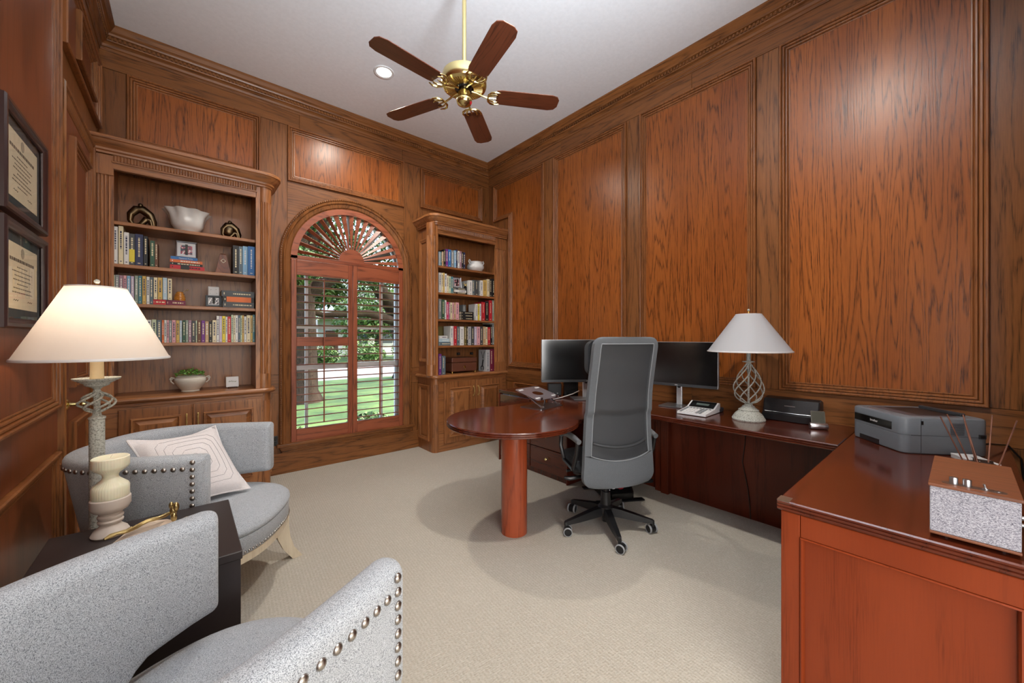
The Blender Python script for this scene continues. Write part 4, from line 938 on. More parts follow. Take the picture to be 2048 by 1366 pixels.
# ---- on the desk
# ultrawide monitor turned to the camera
def monitor(name, label, loc, rz, w, z0, z1, base_w, base_d, neck_w, logo, neck_front=True):
    T = thing(name, label, 'monitor', loc, rz)                      # local: screen faces -y
    h0, h1 = z0 - loc[2], z1 - loc[2]
    MB().rbox(-w/2, -.012, h0, w/2, .022, h1, .004).build('housing', plain('monitor_silver', srgb(150, 152, 155), .35, .6), T)
    MB().rbox(-w/2+.003, -.0145, h0, w/2-.003, -.0121, h0+.022, .001).build('chin', plain('monitor_chin', srgb(70, 72, 75), .4, .4), T)
    MB().box(-w/2+.003, -.0140, h0+.022, w/2-.003, -.0121, h1-.003).build('screen', plain('dark_screen', srgb(16, 16, 17), .16, spec=1.0), T)
    text('maker_mark', logo, .011, white_pl, T, Matrix.Translation((0, -.0148, h0+.011)) @ Matrix.Rotation(R(90), 4, 'X'))
    MB().box(-.11, .022, h0+.06, .11, .045, h1-.08).build('back_bulge', plain('monitor_back', srgb(120, 122, 125), .5), T)
    nk = MB(); nk.rbox(-neck_w/2, .046, .006, neck_w/2, .066, h0+.18, .006); nk.build('neck', plain('neck_silver', srgb(200, 202, 205), .35, .5), T)
    mh = MB(); mh.lathe([(.014, 0), (.014, .002)], 16, M=TRS((0, .0461, h0-.005), R(90))); mh.build('cable_hole', black_pl, T)
    MB().rbox(-base_w/2, -base_d*.42, 0, base_w/2, base_d*.58, .008, .002).build('base', plain('base_silver', srgb(128, 131, 134), .3, .7), T)
    return T
dz = .7505
monitor('monitor', 'wide silver monitor on the desk left of the office chair, screen reflecting light', (2.775, 2.205, dz), R(-37.5), .835, .905, 1.288, .27, .21, .058, 'DELL')
monitor('monitor', 'black-screened monitor between the office chair and the desk lamp', (3.030, 1.498, dz), R(-84), .615, .915, 1.272, .235, .20, .045, 'DELL')
# clutter behind the wide monitor: a dock and its cables
T = thing('docking_station', 'black docking station behind the wide monitor stand', 'electronics', (2.80, 2.52, dz), R(-40))
MB().rbox(-.15, -.05, 0, -.02, .05, .115, .005).build('dock_body', black_pl, T); MB().rbox(0, -.05, 0, .14, .05, .135, .005).build('speaker_body', black_gl, T)
for u in (-.10, -.06): MB().box(u-.006, -.0515, .02, u+.006, -.0498, .026).build('indicator', white_pl, T)
MB().tube([(2.46, 2.34, dz+.012), (2.54, 2.37, dz+.006), (2.64, 2.38, dz+.010), (2.73, 2.34, dz+.035), (2.80, 2.32, dz+.06)], .0045, 8).build('power_cable', white_pl, smooth=True, label='white cable curling on the desk behind the wide monitor', cat='cable')
MB().tube([(2.99, 2.13, dz+.07), (3.02, 2.05, dz+.035), (3.05, 1.97, dz+.008), (3.12, 1.95, dz+.006)], .004, 8).build('power_cable', white_pl, smooth=True, label='white cable hanging right of the wide monitor stand', cat='cable')
# folding laptop stand
T = thing('laptop_stand', 'folding grey aluminium laptop stand on the round desk end', 'laptop stand', (2.205, 2.215, dz), R(8))
alu = metal('space_grey_aluminium', srgb(150, 150, 156), .32)
MB().slab(rrect(-.15, -.11, .15, .11, .02), [(.001, 0), (0, .002), (.001, .004)]).build('base_plate', alu, T)
MT = TRS((.0, .045, .100), R(15), 0, R(0))
outer = rrect(-.15, -.125, .15, .125, .02, 6)
tp = MB(); hole = [(.055*math.cos(2*PI*(i+.5)/28), -.005 + .042*math.sin(2*PI*(i+.5)/28)) for i in range(28)]
o2 = outer; n = 28
ring_out = [min(o2, key=lambda q: abs(math.atan2(q[1]+.005, q[0]) - 0) if False else ((math.atan2(q[1]+.005, q[0]) - math.atan2(h[1]+.005, h[0]) + PI) % (2*PI) - PI)**2) for h in hole]
vs = [MT @ Vector((x, y, z)) for z in (0, .004) for lst in (hole, ring_out) for x, y in lst]
fs = []
for i in range(n):
    k = (i+1) % n
    fs += [(i, k, n+k, n+i), (2*n+i, 3*n+i, 3*n+k, 2*n+k), (i, 2*n+i, 2*n+k, k), (n+i, n+k, 3*n+k, 3*n+i)]
tp.add(vs, fs).build('top_plate', plain('stand_top', srgb(150, 140, 146), .35, .6), T)
for u, v in ((-.105, .09), (.105, .09), (-.105, -.09), (.105, -.09)):
    MB().box(u-.026, v-.009, .0041, u+.026, v+.009, .006, MT @ rotz(.0)).build('grip_pad', white_pl, T)
for s in (-1, 1):
    for dx_ in (0, .022):
        MB().tube([(s*.105 + dx_*s*.3, -.085, .012), (s*.105 + dx_*s*.3, .085, .104)], .0045, 8).build('support_arm', metal('chrome', srgb(215, 215, 218), .32), T, smooth=True)
    MB().lathe([(.010, -.012), (.010, .012)], 14, M=TRS((s*.108, -.088, .014), 0, R(90))).build('hinge_barrel', metal('chrome', (0, 0, 0, 1)), T, smooth=40)
    MB().rbox(s*.10-.012, -.126, .0, s*.10+.012, -.118, .022, .002, MT).build('stop_tab', alu, T)
MB().tube([(.02, -.01, .008), (.07, .02, .03), (.10, .06, .07)], .006, 8).build('center_arm', alu, T, smooth=True)
# desk calculator
T = thing('desk_calculator', 'white desk calculator with a dark display in front of the desk lamp', 'calculator', (2.885, 1.262, dz), R(-88))
Pf = [(-.135, .004), (-.135, .018), (.035, .034), (.115, .070), (.135, .068), (.135, .004)]
mb = MB(); mb.loft([[(x, y, z) for y, z in Pf] for x in (-.1, .1)]); mb.build('calculator_body', white_pl, T)
ang = math.atan2(.036, .08); MB().box(-.088, 0, .0005, .088, .083, .002, TRS((0, .037, .035), ang)).build('display_bezel', black_gl, T)
MB().box(-.045, .03, .0021, .045, .055, .0028, TRS((0, .037, .035), ang)).build('display', plain('lcd', srgb(84, 96, 92), .3), T)
ka = math.atan2(.016, .17); key = MB().rbox(-.0075, -.006, 0, .0075, .006, .005, .0012)
kw, kg = key.mesh('key', white_pl), key.mesh('key', plain('key_grey', srgb(120, 124, 128), .5))
for r_ in range(6):
    for c in range(8):
        u, v = -.078 + c*.0222, .012 + r_*.0255
        link(kg if c in (0, 5, 6) or r_ == 5 else kw, 'key', T, tuple(TRS((0, -.135, .0185), ka) @ Vector((u, v, 0))), (ka, 0, 0))
MB().rbox(3.01, 1.165, dz, 3.09, 1.215, dz+.03, .006).build('card_reader', plain('dark_blue_grey', srgb(44, 50, 58), .5), label='small dark box on the desk behind the calculator', cat='electronics')
# table lamp
def shade(T, r0, r1, z0, z1, mat, trimm):
    MB().loft([[(r*math.cos(2*PI*j/48), r*math.sin(2*PI*j/48), z) for j in range(48)] for r, z in ((r0, z0), (r1, z1), (r1-.003, z1), (r0-.003, z0))] , cap0=False, cap1=False).build('lamp_shade', mat, T, smooth=50)
    MB().lathe([(r0+.001, z0-.004), (r0+.003, z0), (r0, z0+.006), (r0-.004, z0+.002), (r0+.001, z0-.004)], 48).build('shade_trim', trimm, T, smooth=60)
    MB().lathe([(r1+.001, z1-.006), (r1+.002, z1), (r1-.004, z1+.001), (r1-.004, z1-.005), (r1+.001, z1-.006)], 48).build('shade_trim', trimm, T, smooth=60)
def shademat(name, col, t=.5):
    m, N, L, P = newmat(name); out = N['Material Output']; tr = N.new('ShaderNodeBsdfTranslucent'); df = N.new('ShaderNodeBsdfDiffuse'); mx = N.new('ShaderNodeMixShader')
    tr.inputs[0].default_value = col; df.inputs[0].default_value = col; mx.inputs[0].default_value = t
    L.new(df.outputs[0], mx.inputs[1]); L.new(tr.outputs[0], mx.inputs[2]); L.new(mx.outputs[0], out.inputs[0]); MC[name] = m; return m
linen = shademat('linen_shade', srgb(214, 216, 220), .45)
T = thing('table_lamp', 'weathered grey table lamp with a twisted cage and white shade on the desk', 'lamp', (2.912, .942, dz))
base_prof = [(0, 0), (.098, 0), (.100, .008), (.094, .018), (.090, .024), (.088, .030), (.078, .044), (.064, .056), (.060, .064), (.062, .068), (.050, .076), (.040, .084), (.036, .092), (.026, .097), (.024, .104), (.014, .108)]
MB().lathe(base_prof + [(0, .108)], 36, wob=lambda a, z: 1 + .012*math.cos(a*8)).build('base', weath, T, smooth=18)
MB().tube([(0, 0, .10), (0, 0, .385)], .0065, 10).build('center_rod', weath, T, smooth=True)
def cage(T, r, z0, z1, n, tw, rad, mat, skew=1.0):
    for k in range(n):
        pts = []
        for i in range(17):
            t = i/16; rr_ = r*math.sin(PI*(t**skew))**.9 + .006; a = 2*PI*k/n + tw*t; pts.append((rr_*math.cos(a), rr_*math.sin(a), z0 + (z1-z0)*t))
        MB().tube(pts, rad, 6).build('cage_wire', mat, T, smooth=True)
cage(T, .084, .106, .386, 8, R(150), .0042, weath, .66)
MB().lathe([(0, .380), (.012, .380), (.014, .386), (.036, .390), (.037, .395), (.014, .398), (.013, .402), (.013, .46), (0, .46)], 24).build('candle_sleeve', weath, T, smooth=35)
shade(T, .249, .076, .462, .715, linen, white_pl)
MB().tube([(0, 0, .43), (0, 0, .735)], .003, 8).build('harp_rod', brass_old, T); MB().ball((0, 0, .742), .008, 10, 6).build('finial', weath, T, smooth=True)
for a in range(3): MB().tube([(0, 0, .70), (.076*math.cos(a*2.1), .076*math.sin(a*2.1), .712)], .0015, 6).build('shade_spider', brass_old, T)
# document scanner
T = thing('document_scanner', 'black document scanner with a sloping lid against the panelled wall', 'scanner', (3.10, .742, dz), R(-90))
Pf = [(-.075, .004), (-.075, .045), (-.058, .060), (-.030, .142), (.030, .150), (.066, .140), (.070, .004)]
rings = []
for x, s in ((-.155, .9), (-.148, .98), (-.06, 1), (.06, 1), (.148, .98), (.155, .9)): rings.append([(x, y*s - (.010*(1-(x/.155)**2) if y < 0 else 0), z*(.96 if s < .95 else 1)) for y, z in Pf])
MB().loft(rings).build('scanner_body', plain('scanner_black', srgb(28, 28, 30), .38), T, smooth=25)
MB().tube([(x, -.0745*(.9+.1*(1-abs(x)/.155)) - .010*(1-(x/.155)**2)+.006, .057) for x in [-.14+.028*i for i in range(11)]], .0022, 6).build('lid_edge', silver, T, smooth=True)
MB().box(-.03, -.0665, .100, .03, -.0645, .106, TRS((0, .006, -.006), R(-3))).build('badge', silver, T)
# digital clock with a cylinder base
T = thing('digital_clock', 'small silver clock with a glass screen on a cylinder in front of scanner', 'clock', (2.925, .566, dz), R(-62))
MB().lathe([(.0, -.045), (.017, -.045), (.019, -.042), (.019, .042), (.017, .045), (0, .045)], 20, M=TRS((0, 0, .019), 0, R(90))).build('cylinder_base', metal('chrome', (0, 0, 0, 1)), T, smooth=35)
Mc = TRS((0, .004, .036), R(-12)); MB().rbox(-.036, -.002, 0, .036, .002, .072, .001, Mc).build('screen_plate', metal('clock_frame', srgb(150, 148, 140), .3), T)
MB().box(-.033, -.0025, .003, .033, -.0018, .069, Mc).build('screen', plain('clock_lcd', srgb(84, 84, 74), .25), T)
# laser printer
T = thing('laser_printer', 'dark grey laser printer with a paper tray on the desk corner', 'printer', (2.869, .163, dz), R(219))
w2, d2, hh = .178, .175, .176
fp = rrect(-w2, -d2, w2, d2, .035, 5)
pg = plain('printer_grey', srgb(112, 118, 124), .42); pd = plain('printer_dark', srgb(52, 54, 57), .4)
sl = MB(); sl.slab(fp, [(.006, 0), (.001, .004), (0, .010), (0, .088)]); sl.build('lower_body', pg, T, smooth=30)
sl = MB(); sl.slab(inset(fp, .0), [(.0015, .0885), (0, .090), (0, .164), (.003, .170), (.012, .174), (.016, .1745)]); sl.build('upper_body', pg, T, smooth=30)
SEAM = plain('seam', srgb(54, 57, 60), .6)
MB().box(-.135, -.115, .1746, .135, .09, .1752).build('output_bed', plain('bed_purple_grey', srgb(78, 74, 80), .4), T)
MB().loft([[(-.11, .10, .176), (.11, .10, .176), (.11, -.06, .176), (-.11, -.06, .176)], [(-.10, .085, .1762), (.10, .085, .1762), (.10, -.045, .1762), (-.10, -.045, .1762)]]).build('output_recess', black_pl, T)
MB().rbox(-.12, .105, .1746, .12, .125, .190, .004).build('tray_wall', pd, T)
fy = -d2
MB().box(-.150, fy-.0012, .100, .112, fy+.001, .138).build('front_slot_panel', black_gl, T)
MB().box(-.150, fy-.0016, .136, .112, fy, .139).build('slot_lip', pd, T)
text('maker_mark', 'brother', .017, white_pl, T, Matrix.Translation((-.005, fy-.0016, .120)) @ Matrix.Rotation(R(90), 4, 'X'))
MB().box(-.11, fy-.0012, .004, .03, fy+.002, .028).build('tray_handle_recess', black_pl, T)
MB().box(-.10, -.150, .1748, -.03, -.135, .1756).build('control_label', silver, T); MB().box(.03, -.150, .1748, .06, -.140, .1756).build('control_button', silver, T)
sx = w2
MB().box(sx-.001, -.1005, .006, sx+.0006, -.0985, .166).build('panel_seam', SEAM, T); MB().box(sx-.001, fy+.036, .0875, sx+.0006, -.10, .0895).build('panel_seam', SEAM, T)
MB().box(sx-.001, -.098, .140, sx+.0012, -.090, .158).build('latch', black_pl, T)
vent = MB().box(0, -.0275, -.0008, .0010, .0275, .0008)
vm = vent.mesh('vent_slot', SEAM)
for i in range(11): link(vm, 'vent_slot', T, (sx, .045, .098 + .0052*i))
MB().box(sx-.001, .128, .083, sx+.0014, .158, .103).build('power_switch_bezel', pd, T); MB().rbox(sx, .134, .087, sx+.004, .152, .099, .001).build('power_switch', black_pl, T)
MB().tube([(2.952, -.062, dz+.035), (2.985, -.085, dz+.037), (3.03, -.10, dz+.03), (3.10, -.125, dz+.02), (3.163, -.148, dz+.012), (3.172, -.19, .70), (3.17, -.21, .40), (3.15, -.22, .012)], .0045, 8).build('power_cable', black_pl, smooth=True, label='black printer cable running over the back corner of the desk', cat='cable')
# small white box
T = thing('small_white_box', 'flat white box lying on the desk beside the printer', 'box', (2.665, -.035, dz), R(28))
MB().rbox(-.075, -.040, 0, .075, .040, .012, .0012).build('box_base', white_pl, T); MB().rbox(-.076, -.041, .0125, .076, .041, .020, .0015).build('lid', white_pl, T)
MB().box(-.03, -.006, .0201, .02, .004, .0204).build('print', grey_pl, T)
# reed diffuser
T = thing('reed_diffuser', 'glass reed diffuser with six brown reeds behind the wooden speaker', 'diffuser', (2.24, -.045, dz))
gm = plain('clear_jar_glass', srgb(236, 238, 236), .05, **{'Transmission Weight': 1.0, 'IOR': 1.3})
MB().lathe([(0, 0), (.036, 0), (.040, .004), (.040, .074), (.036, .080), (.034, .088), (.036, .092), (.030, .092), (.028, .082), (.034, .072), (.034, .008), (0, .006)], 32).build('jar', gm, T, smooth=35)
MB().box(.02, -.03, .087, .075, .02, .090).build('paper_tag', black_pl, T)
reed = wood('reed_wood', srgb(140, 92, 70), srgb(118, 74, 56), srgb(90, 56, 44), 'Z', rough=.6)
for bx, by, tx_, ty_, h in ((.0, .012, -.06, .125, .255), (.006, .005, -.02, .105, .262), (-.006, -.004, .02, .055, .262), (.008, 0, .005, .050, .24), (.01, -.008, .11, -.035, .262), (.012, -.016, .09, -.105, .252)):
    MB().tube([(bx*1.6, by*1.6, .02), (tx_*.8, ty_*.8, h)], .0022, 6).build('reed', reed, T)
# wooden tabletop speaker, its cloth front facing the doorway side
T = thing('tabletop_speaker', 'wooden tabletop speaker with a grey cloth front and silver knobs', 'speaker', (1.775, -.018, dz))
# local -x faces the room
spw = wood('speaker_walnut', srgb(122, 72, 44), srgb(104, 58, 34), srgb(72, 40, 24), 'Y', rough=.45, k=9, rings=4, line=.2)
spc = fabric('speaker_cloth', srgb(176, 175, 182), srgb(78, 77, 88), 420, bias=.5, stretch=(1, .8, 2.0))
MB().rbox(-.190, -.079, .010, .19, .079, .017, .002).build('bottom_board', spw, T); MB().rbox(-.192, -.081, .142, .19, .081, .150, .002).build('top_board', spw, T)
MB().box(-.170, -.076, .017, .186, .076, .142).build('cabinet', spw, T)
MB().rbox(-.187, -.078, .0172, -.168, .078, .1418, .003).build('cloth_front', spc, T)
for x in (-.14, .14):
    for y in (-.05, .05): MB().lathe([(.012, 0), (.012, .010)], 14, (x, y, 0)).build('rubber_foot', black_pl, T)
MB().slab(rrect(-.168, -.058, -.140, .056, .012), [(0, .150), (0, .1506)]).build('control_plate', plain('plate_brown', srgb(70, 52, 44), .4), T)
for y in (.034, .010):
    k = MB().lathe([(.0085, .1506), (.0085, .166), (.0075, .168), (0, .168)], 20, (-.150, y, 0)).build('control_knob', silver, T, smooth=35)
MB().lathe([(.006, .1506), (.006, .153), (0, .153)], 12, (-.150, -.022, 0)).build('switch_collar', silver, T); MB().tube([(-.150, -.022, .152), (-.152, -.019, .164)], [.002, .0028], 8).build('toggle_switch', silver, T, smooth=True)
MB().lathe([(.006, .1506), (.006, .1515), (.003, .1515)], 12, (-.152, -.042, 0)).build('input_jack', silver, T)
for z in (.072, .052): MB().lathe([(.004, 0), (.004, .008), (.006, .009), (.006, .013), (0, .013)], 12, M=TRS((-.07, -.076, z), R(90))).build('side_plug', silver, T)

# ================================================================ office chair
FA = R(66)
O = thing('office_chair', 'grey high-backed mesh office chair with black five-star base at desk', 'chair', (2.207, 1.595, 0), FA)   # local +x is where it faces
bk = plain('chair_black', srgb(24, 24, 26), .35); chf = fabric('chair_grey_cloth', srgb(108, 112, 116), srgb(72, 75, 79), 900, bump=.25, sheen=.1); chd = fabric('chair_dark_cloth', srgb(48, 50, 53), srgb(30, 31, 33), 900, bump=.25, sheen=.1)
MB().lathe([(.0, .0), (.032, .0)] if False else [(0, .045), (.022, .045), (.024, .05), (.024, .10), (.050, .105), (.052, .150), (.036, .165), (.030, .25), (.028, .252), (0, .252)], 24).build('base_hub', bk, O, smooth=35)
MB().lathe([(0, .25), (.018, .25), (.018, .40), (0, .40)], 18).build('gas_lift', bk, O, smooth=35)
leg = MB(); leg.loft([[(x, -w, z0), (x, w, z0), (x, w*.8, z1), (x, -w*.8, z1)] for x, w, z0, z1 in ((.03, .028, .095, .150), (.10, .026, .088, .140), (.22, .020, .075, .112), (.305, .015, .068, .092), (.316, .010, .066, .086))]); LEG = leg.mesh('base_leg', bk)
cst = MB()
cst.lathe([(.011, .050), (.011, .075)], 12)
CS = cst.mesh('caster_stem', bk, True)
hood = MB().lathe([(.0255, -.010), (.0265, -.006), (.0265, .006), (.0255, .010)], 20, M=TRS((0, 0, .0295), R(90))); HOOD = hood.mesh('caster_hood', bk, 35)
wh = MB().lathe([(.024, -.0065), (.0275, -.006), (.0297, -.003), (.0297, .003), (.0275, .006), (.024, .0065), (.024, -.0065)], 22, M=TRS((0, 0, .0297), R(90))); WH = wh.mesh('caster_wheel', plain('caster_tyre', srgb(150, 152, 155), .5), 35)
for k in range(5):
    a = R(15.5 + 72*k) - FA
    l = link(LEG, 'base_leg', O, (0, 0, 0), (0, 0, a))
    c = link(CS, 'caster', O, (.306*math.cos(a), .306*math.sin(a), 0), (0, 0, a + (.5, 1.9, 2.7, .9, 2.2)[k]))
    link(HOOD, 'caster_hood', c, (.012, 0, 0))
    MB().lathe([(0, -.027), (.0245, -.027), (.026, -.024), (.026, .024), (.0245, .027), (0, .027)], 20, M=TRS((.012, 0, .0297), R(90))).build('wheel_hub', bk, c, smooth=35)
    for s in (-1, 1): link(WH, 'caster_wheel', c, (.012, s*.0235, 0))
# seat
sp_ = [( .24*math.cos(a)*(1 if math.cos(a) > 0 else .95), .255*math.sin(a)) for a in [2*PI*i/40 for i in range(40)]]
sq = [(math.copysign(abs(x/.24)**.55, x)*.245+.04, math.copysign(abs(y/.255)**.55, y)*.255) for x, y in sp_]
MB().slab(sq, [(.03, .425), (.008, .430), (0, .445), (.0, .470), (.012, .488), (.04, .497)]).build('seat', chd, O, smooth=50)
MB().rbox(-.14, -.11, .395, .14, .11, .424, .01).build('mechanism', bk, O); MB().tube([(.05, .10, .405), (.05, .22, .402), (.05, .27, .398)], [.008, .007, .011], 8).build('height_lever', bk, O, smooth=True)
MB().tube([(.0, .10, .405), (-.02, .20, .375), (-.02, .28, .372), (0, .31, .374)], [.012, .012, .016, .012], 8).build('tilt_lever', bk, O, smooth=True)
MB().tube([(-.10, 0, .41), (-.15, 0, .415), (-.168, 0, .46), (-.172, 0, .53)], .014, 10).build('back_support', bk, O, smooth=True)
# backrest: a curved shell with a cloth border and a mesh field
def bx(t):                                                              # lean of the back with height t 0..1
    return -.185 - .015*math.sin(PI*min(1, t*1.6)) - .145*max(0, t-.25)**1.35 + .055*math.sin(PI*t)**2*(.5 if t < .5 else .3)
def bw2(t):                                                             # half width
    w = .262 - .035*t - .010*math.sin(PI*t)
    e = .085
    if t < e*1.0: w -= .085*(1 - math.sqrt(max(0, 1 - (1 - t/e)**2)))
    if t > 1 - e*.75: w -= .065*(1 - math.sqrt(max(0, 1 - (1 - (1-t)/(e*.75))**2)))
    return w
BZ0, BZ1 = .348, 1.310
def bpt(t, s, off=0): 
    w = bw2(t); y = s*w; wrap = .030*(abs(s)**2.4)
    return (bx(t) + wrap + off, y, BZ0 + (BZ1-BZ0)*t)
def inner_w(t): return (bw2(t) - .040)/bw2(t)
T0, T1 = .235, .955
def strip(mb, f, ts, ss, th):
    nt, ns = len(ts), len(ss)
    vs = [f(t, s, -th/2) for t in ts for s in ss] + [f(t, s, th/2) for t in ts for s in ss]; fs = []; K = nt*ns
    for i in range(nt-1):
        for j in range(ns-1):
            a = i*ns+j; fs += [(a, a+1, a+ns+1, a+ns), (K+a, K+a+ns, K+a+ns+1, K+a+1)]
    for i in range(nt-1):
        a = i*ns; fs += [(a, a+ns, K+a+ns, K+a)]; a = i*ns+ns-1; fs += [(a, K+a, K+a+ns, a+ns)]
    for j in range(ns-1):
        fs += [(j, K+j, K+j+1, j+1)]; a = (nt-1)*ns+j; fs += [(a, a+1, K+a+1, K+a)]
    return mb.add(vs, fs)
lin = lambda a, b, n: [a + (b-a)*i/(n-1) for i in range(n)]
def curve_bottom(s): return T0 - .055*(1 - abs(s)**2) + .0
fr = MB()
# lower cloth panel, upper border and two side borders share one shell
strip(fr, lambda t, s, o: bpt(t*curve_bottom(s*.85), s, o), lin(0, 1, 22), lin(-1, 1, 21), .034)
o_low = fr.build('back_lower_panel', chf, O, smooth=60)
fr = MB(); strip(fr, lambda t, s, o: bpt(T1 + (1-T1)*t, s, o), lin(0, 1, 12), lin(-1, 1, 21), .034); fr.build('back_top_border', chf, O, smooth=60)
for sg in (-1, 1):
    fr = MB(); strip(fr, lambda t, s, o: bpt(curve_bottom(.85) + (T1 - curve_bottom(.85))*t, sg*(inner_w(curve_bottom(.85) + (T1-curve_bottom(.85))*t)*(1-s) + s), o), lin(0, 1, 40), lin(0, 1, 5), .034); fr.build('back_side_border', chf, O, smooth=60)
m, N, L, P = newmat('chair_mesh_net'); out = N['Material Output']; tr = N.new('ShaderNodeBsdfTransparent'); mx = N.new('ShaderNodeMixShader')
P.inputs['Base Color'].default_value = srgb(62, 64, 67); P.inputs['Roughness'].default_value = .7; mx.inputs[0].default_value = .86
L.new(tr.outputs[0], mx.inputs[1]); L.new(P.outputs[0], mx.inputs[2]); L.new(mx.outputs[0], out.inputs[0])
fr = MB(); strip(fr, lambda t, s, o: bpt(curve_bottom(s*.85)-.004 + (T1+.004 - curve_bottom(s*.85))*t, s*inner_w(curve_bottom(s*.85) + (T1-curve_bottom(s*.85))*t)*1.005, o + .004), lin(0, 1, 44), lin(-1, 1, 21), .003); fr.build('back_mesh', m, O, smooth=60)
pts = [bpt(T1, s*inner_w(T1), -.018) for s in lin(-1, 1, 15)] + [bpt(t, inner_w(t), -.018) for t in lin(T1, T0, 24)] + [bpt(curve_bottom(s*.85), s*inner_w(T0), -.018) for s in lin(1, -1, 17)] + [bpt(t, -inner_w(t), -.018) for t in lin(T0, T1, 24)]
MB().tube(pts, .0028, 6).build('mesh_piping', plain('piping_light_grey', srgb(138, 142, 146), .8), O, smooth=True)
MB().tube([bpt(.30 - .03*(1-s*s), s*.78, -.004 - .016*(1-s*s)) for s in lin(-1, 1, 15)], .010, 8).build('lumbar_support', plain('lumbar_dark', srgb(52, 54, 57), .6), O, smooth=True)
hr = MB(); hp = []
for x, k in ((.040, .88), (.052, 1), (.098, 1), (.112, .9)): hp.append([(bx(.88) + x + .030*(abs(u)/.2)**2 + .02*0, u*1.0*k, BZ0 + .962*.86 + v*k) for u, v in rrect(-.225, -.115, .225, .115, .055, 5)])
hr.loft(hp).build('headrest', chd, O, smooth=50)
for s in (-1, 1):
    MB().tube([(-.165, s*.282, .648), (-.10, s*.288, .662), (0, s*.288, .665), (.075, s*.286, .655), (.105, s*.284, .630)], [.017, .020, .020, .018, .014], 10).build('armrest_pad', plain('armrest_grey', srgb(96, 99, 102), .45), O, smooth=True)
    MB().tube([(-.150, s*.284, .645), (-.130, s*.284, .56), (-.075, s*.280, .455)], .014, 8).build('arm_strut', bk, O, smooth=True)
    MB().tube([(.105, s*.284, .632), (.115, s*.284, .56), (.06, s*.282, .475), (-.075, s*.278, .448)], .014, 8).build('arm_strut', bk, O, smooth=True)
    MB().tube([(-.07, s*.282, .450), (-.07, s*.20, .425), (-.06, s*.08, .415)], .014, 8).build('arm_mount', bk, O, smooth=True)
# under-desk pedal exerciser
E_ = thing('pedal_exerciser', 'black under-desk pedal exerciser on the carpet behind the office chair', 'exerciser', (2.72, 1.90, 0), R(60))
MB().slab(rrect(-.16, -.13, .16, .13, .05), [(.006, .012), (0, .02), (0, .06), (.02, .12), (.06, .16)]).build('housing', black_gl, E_, smooth=35)
for s in (-1, 1):
    MB().rbox(-.17, s*.22-.065, .0, .17, s*.22+.065, .03, .01, TRS((0, 0, .13 + s*.03), 0, R(12))).build('foot_pedal', bk, E_)
    MB().tube([(0, s*.10, .10), (0, s*.21, .13 + s*.03)], .014, 8).build('crank', metal('chrome', (0, 0, 0, 1)), E_, smooth=True)
MB().lathe([(.030, 0), (.034, .004), (.034, .018), (.026, .024), (0, .024)], 20, M=TRS((-.135, .0, .125), 0, R(-62))).build('tension_knob', plain('knob_red', srgb(150, 24, 36), .35), E_, smooth=35)
MB().lathe([(.02, 0), (.02, .01), (0, .01)], 20, M=TRS((-.14, .06, .118), 0, R(-62))).build('dial', white_pl, E_)
for x in (-.15, .15): MB().rbox(x-.025, -.20, 0, x+.025, .20, .0125, .005).build('floor_bar', bk, E_)

# cable hanging on the modesty panel
MB().tube([(3.094, 1.02, .70), (3.093, 1.022, .55), (3.093, 1.04, .40), (3.093, 1.005, .22), (3.092, .99, .08), (3.085, .985, .006)], .003, 6).build('hanging_cable', black_pl, smooth=True, label='thin black cable hanging against the panel under the desk', cat='cable')

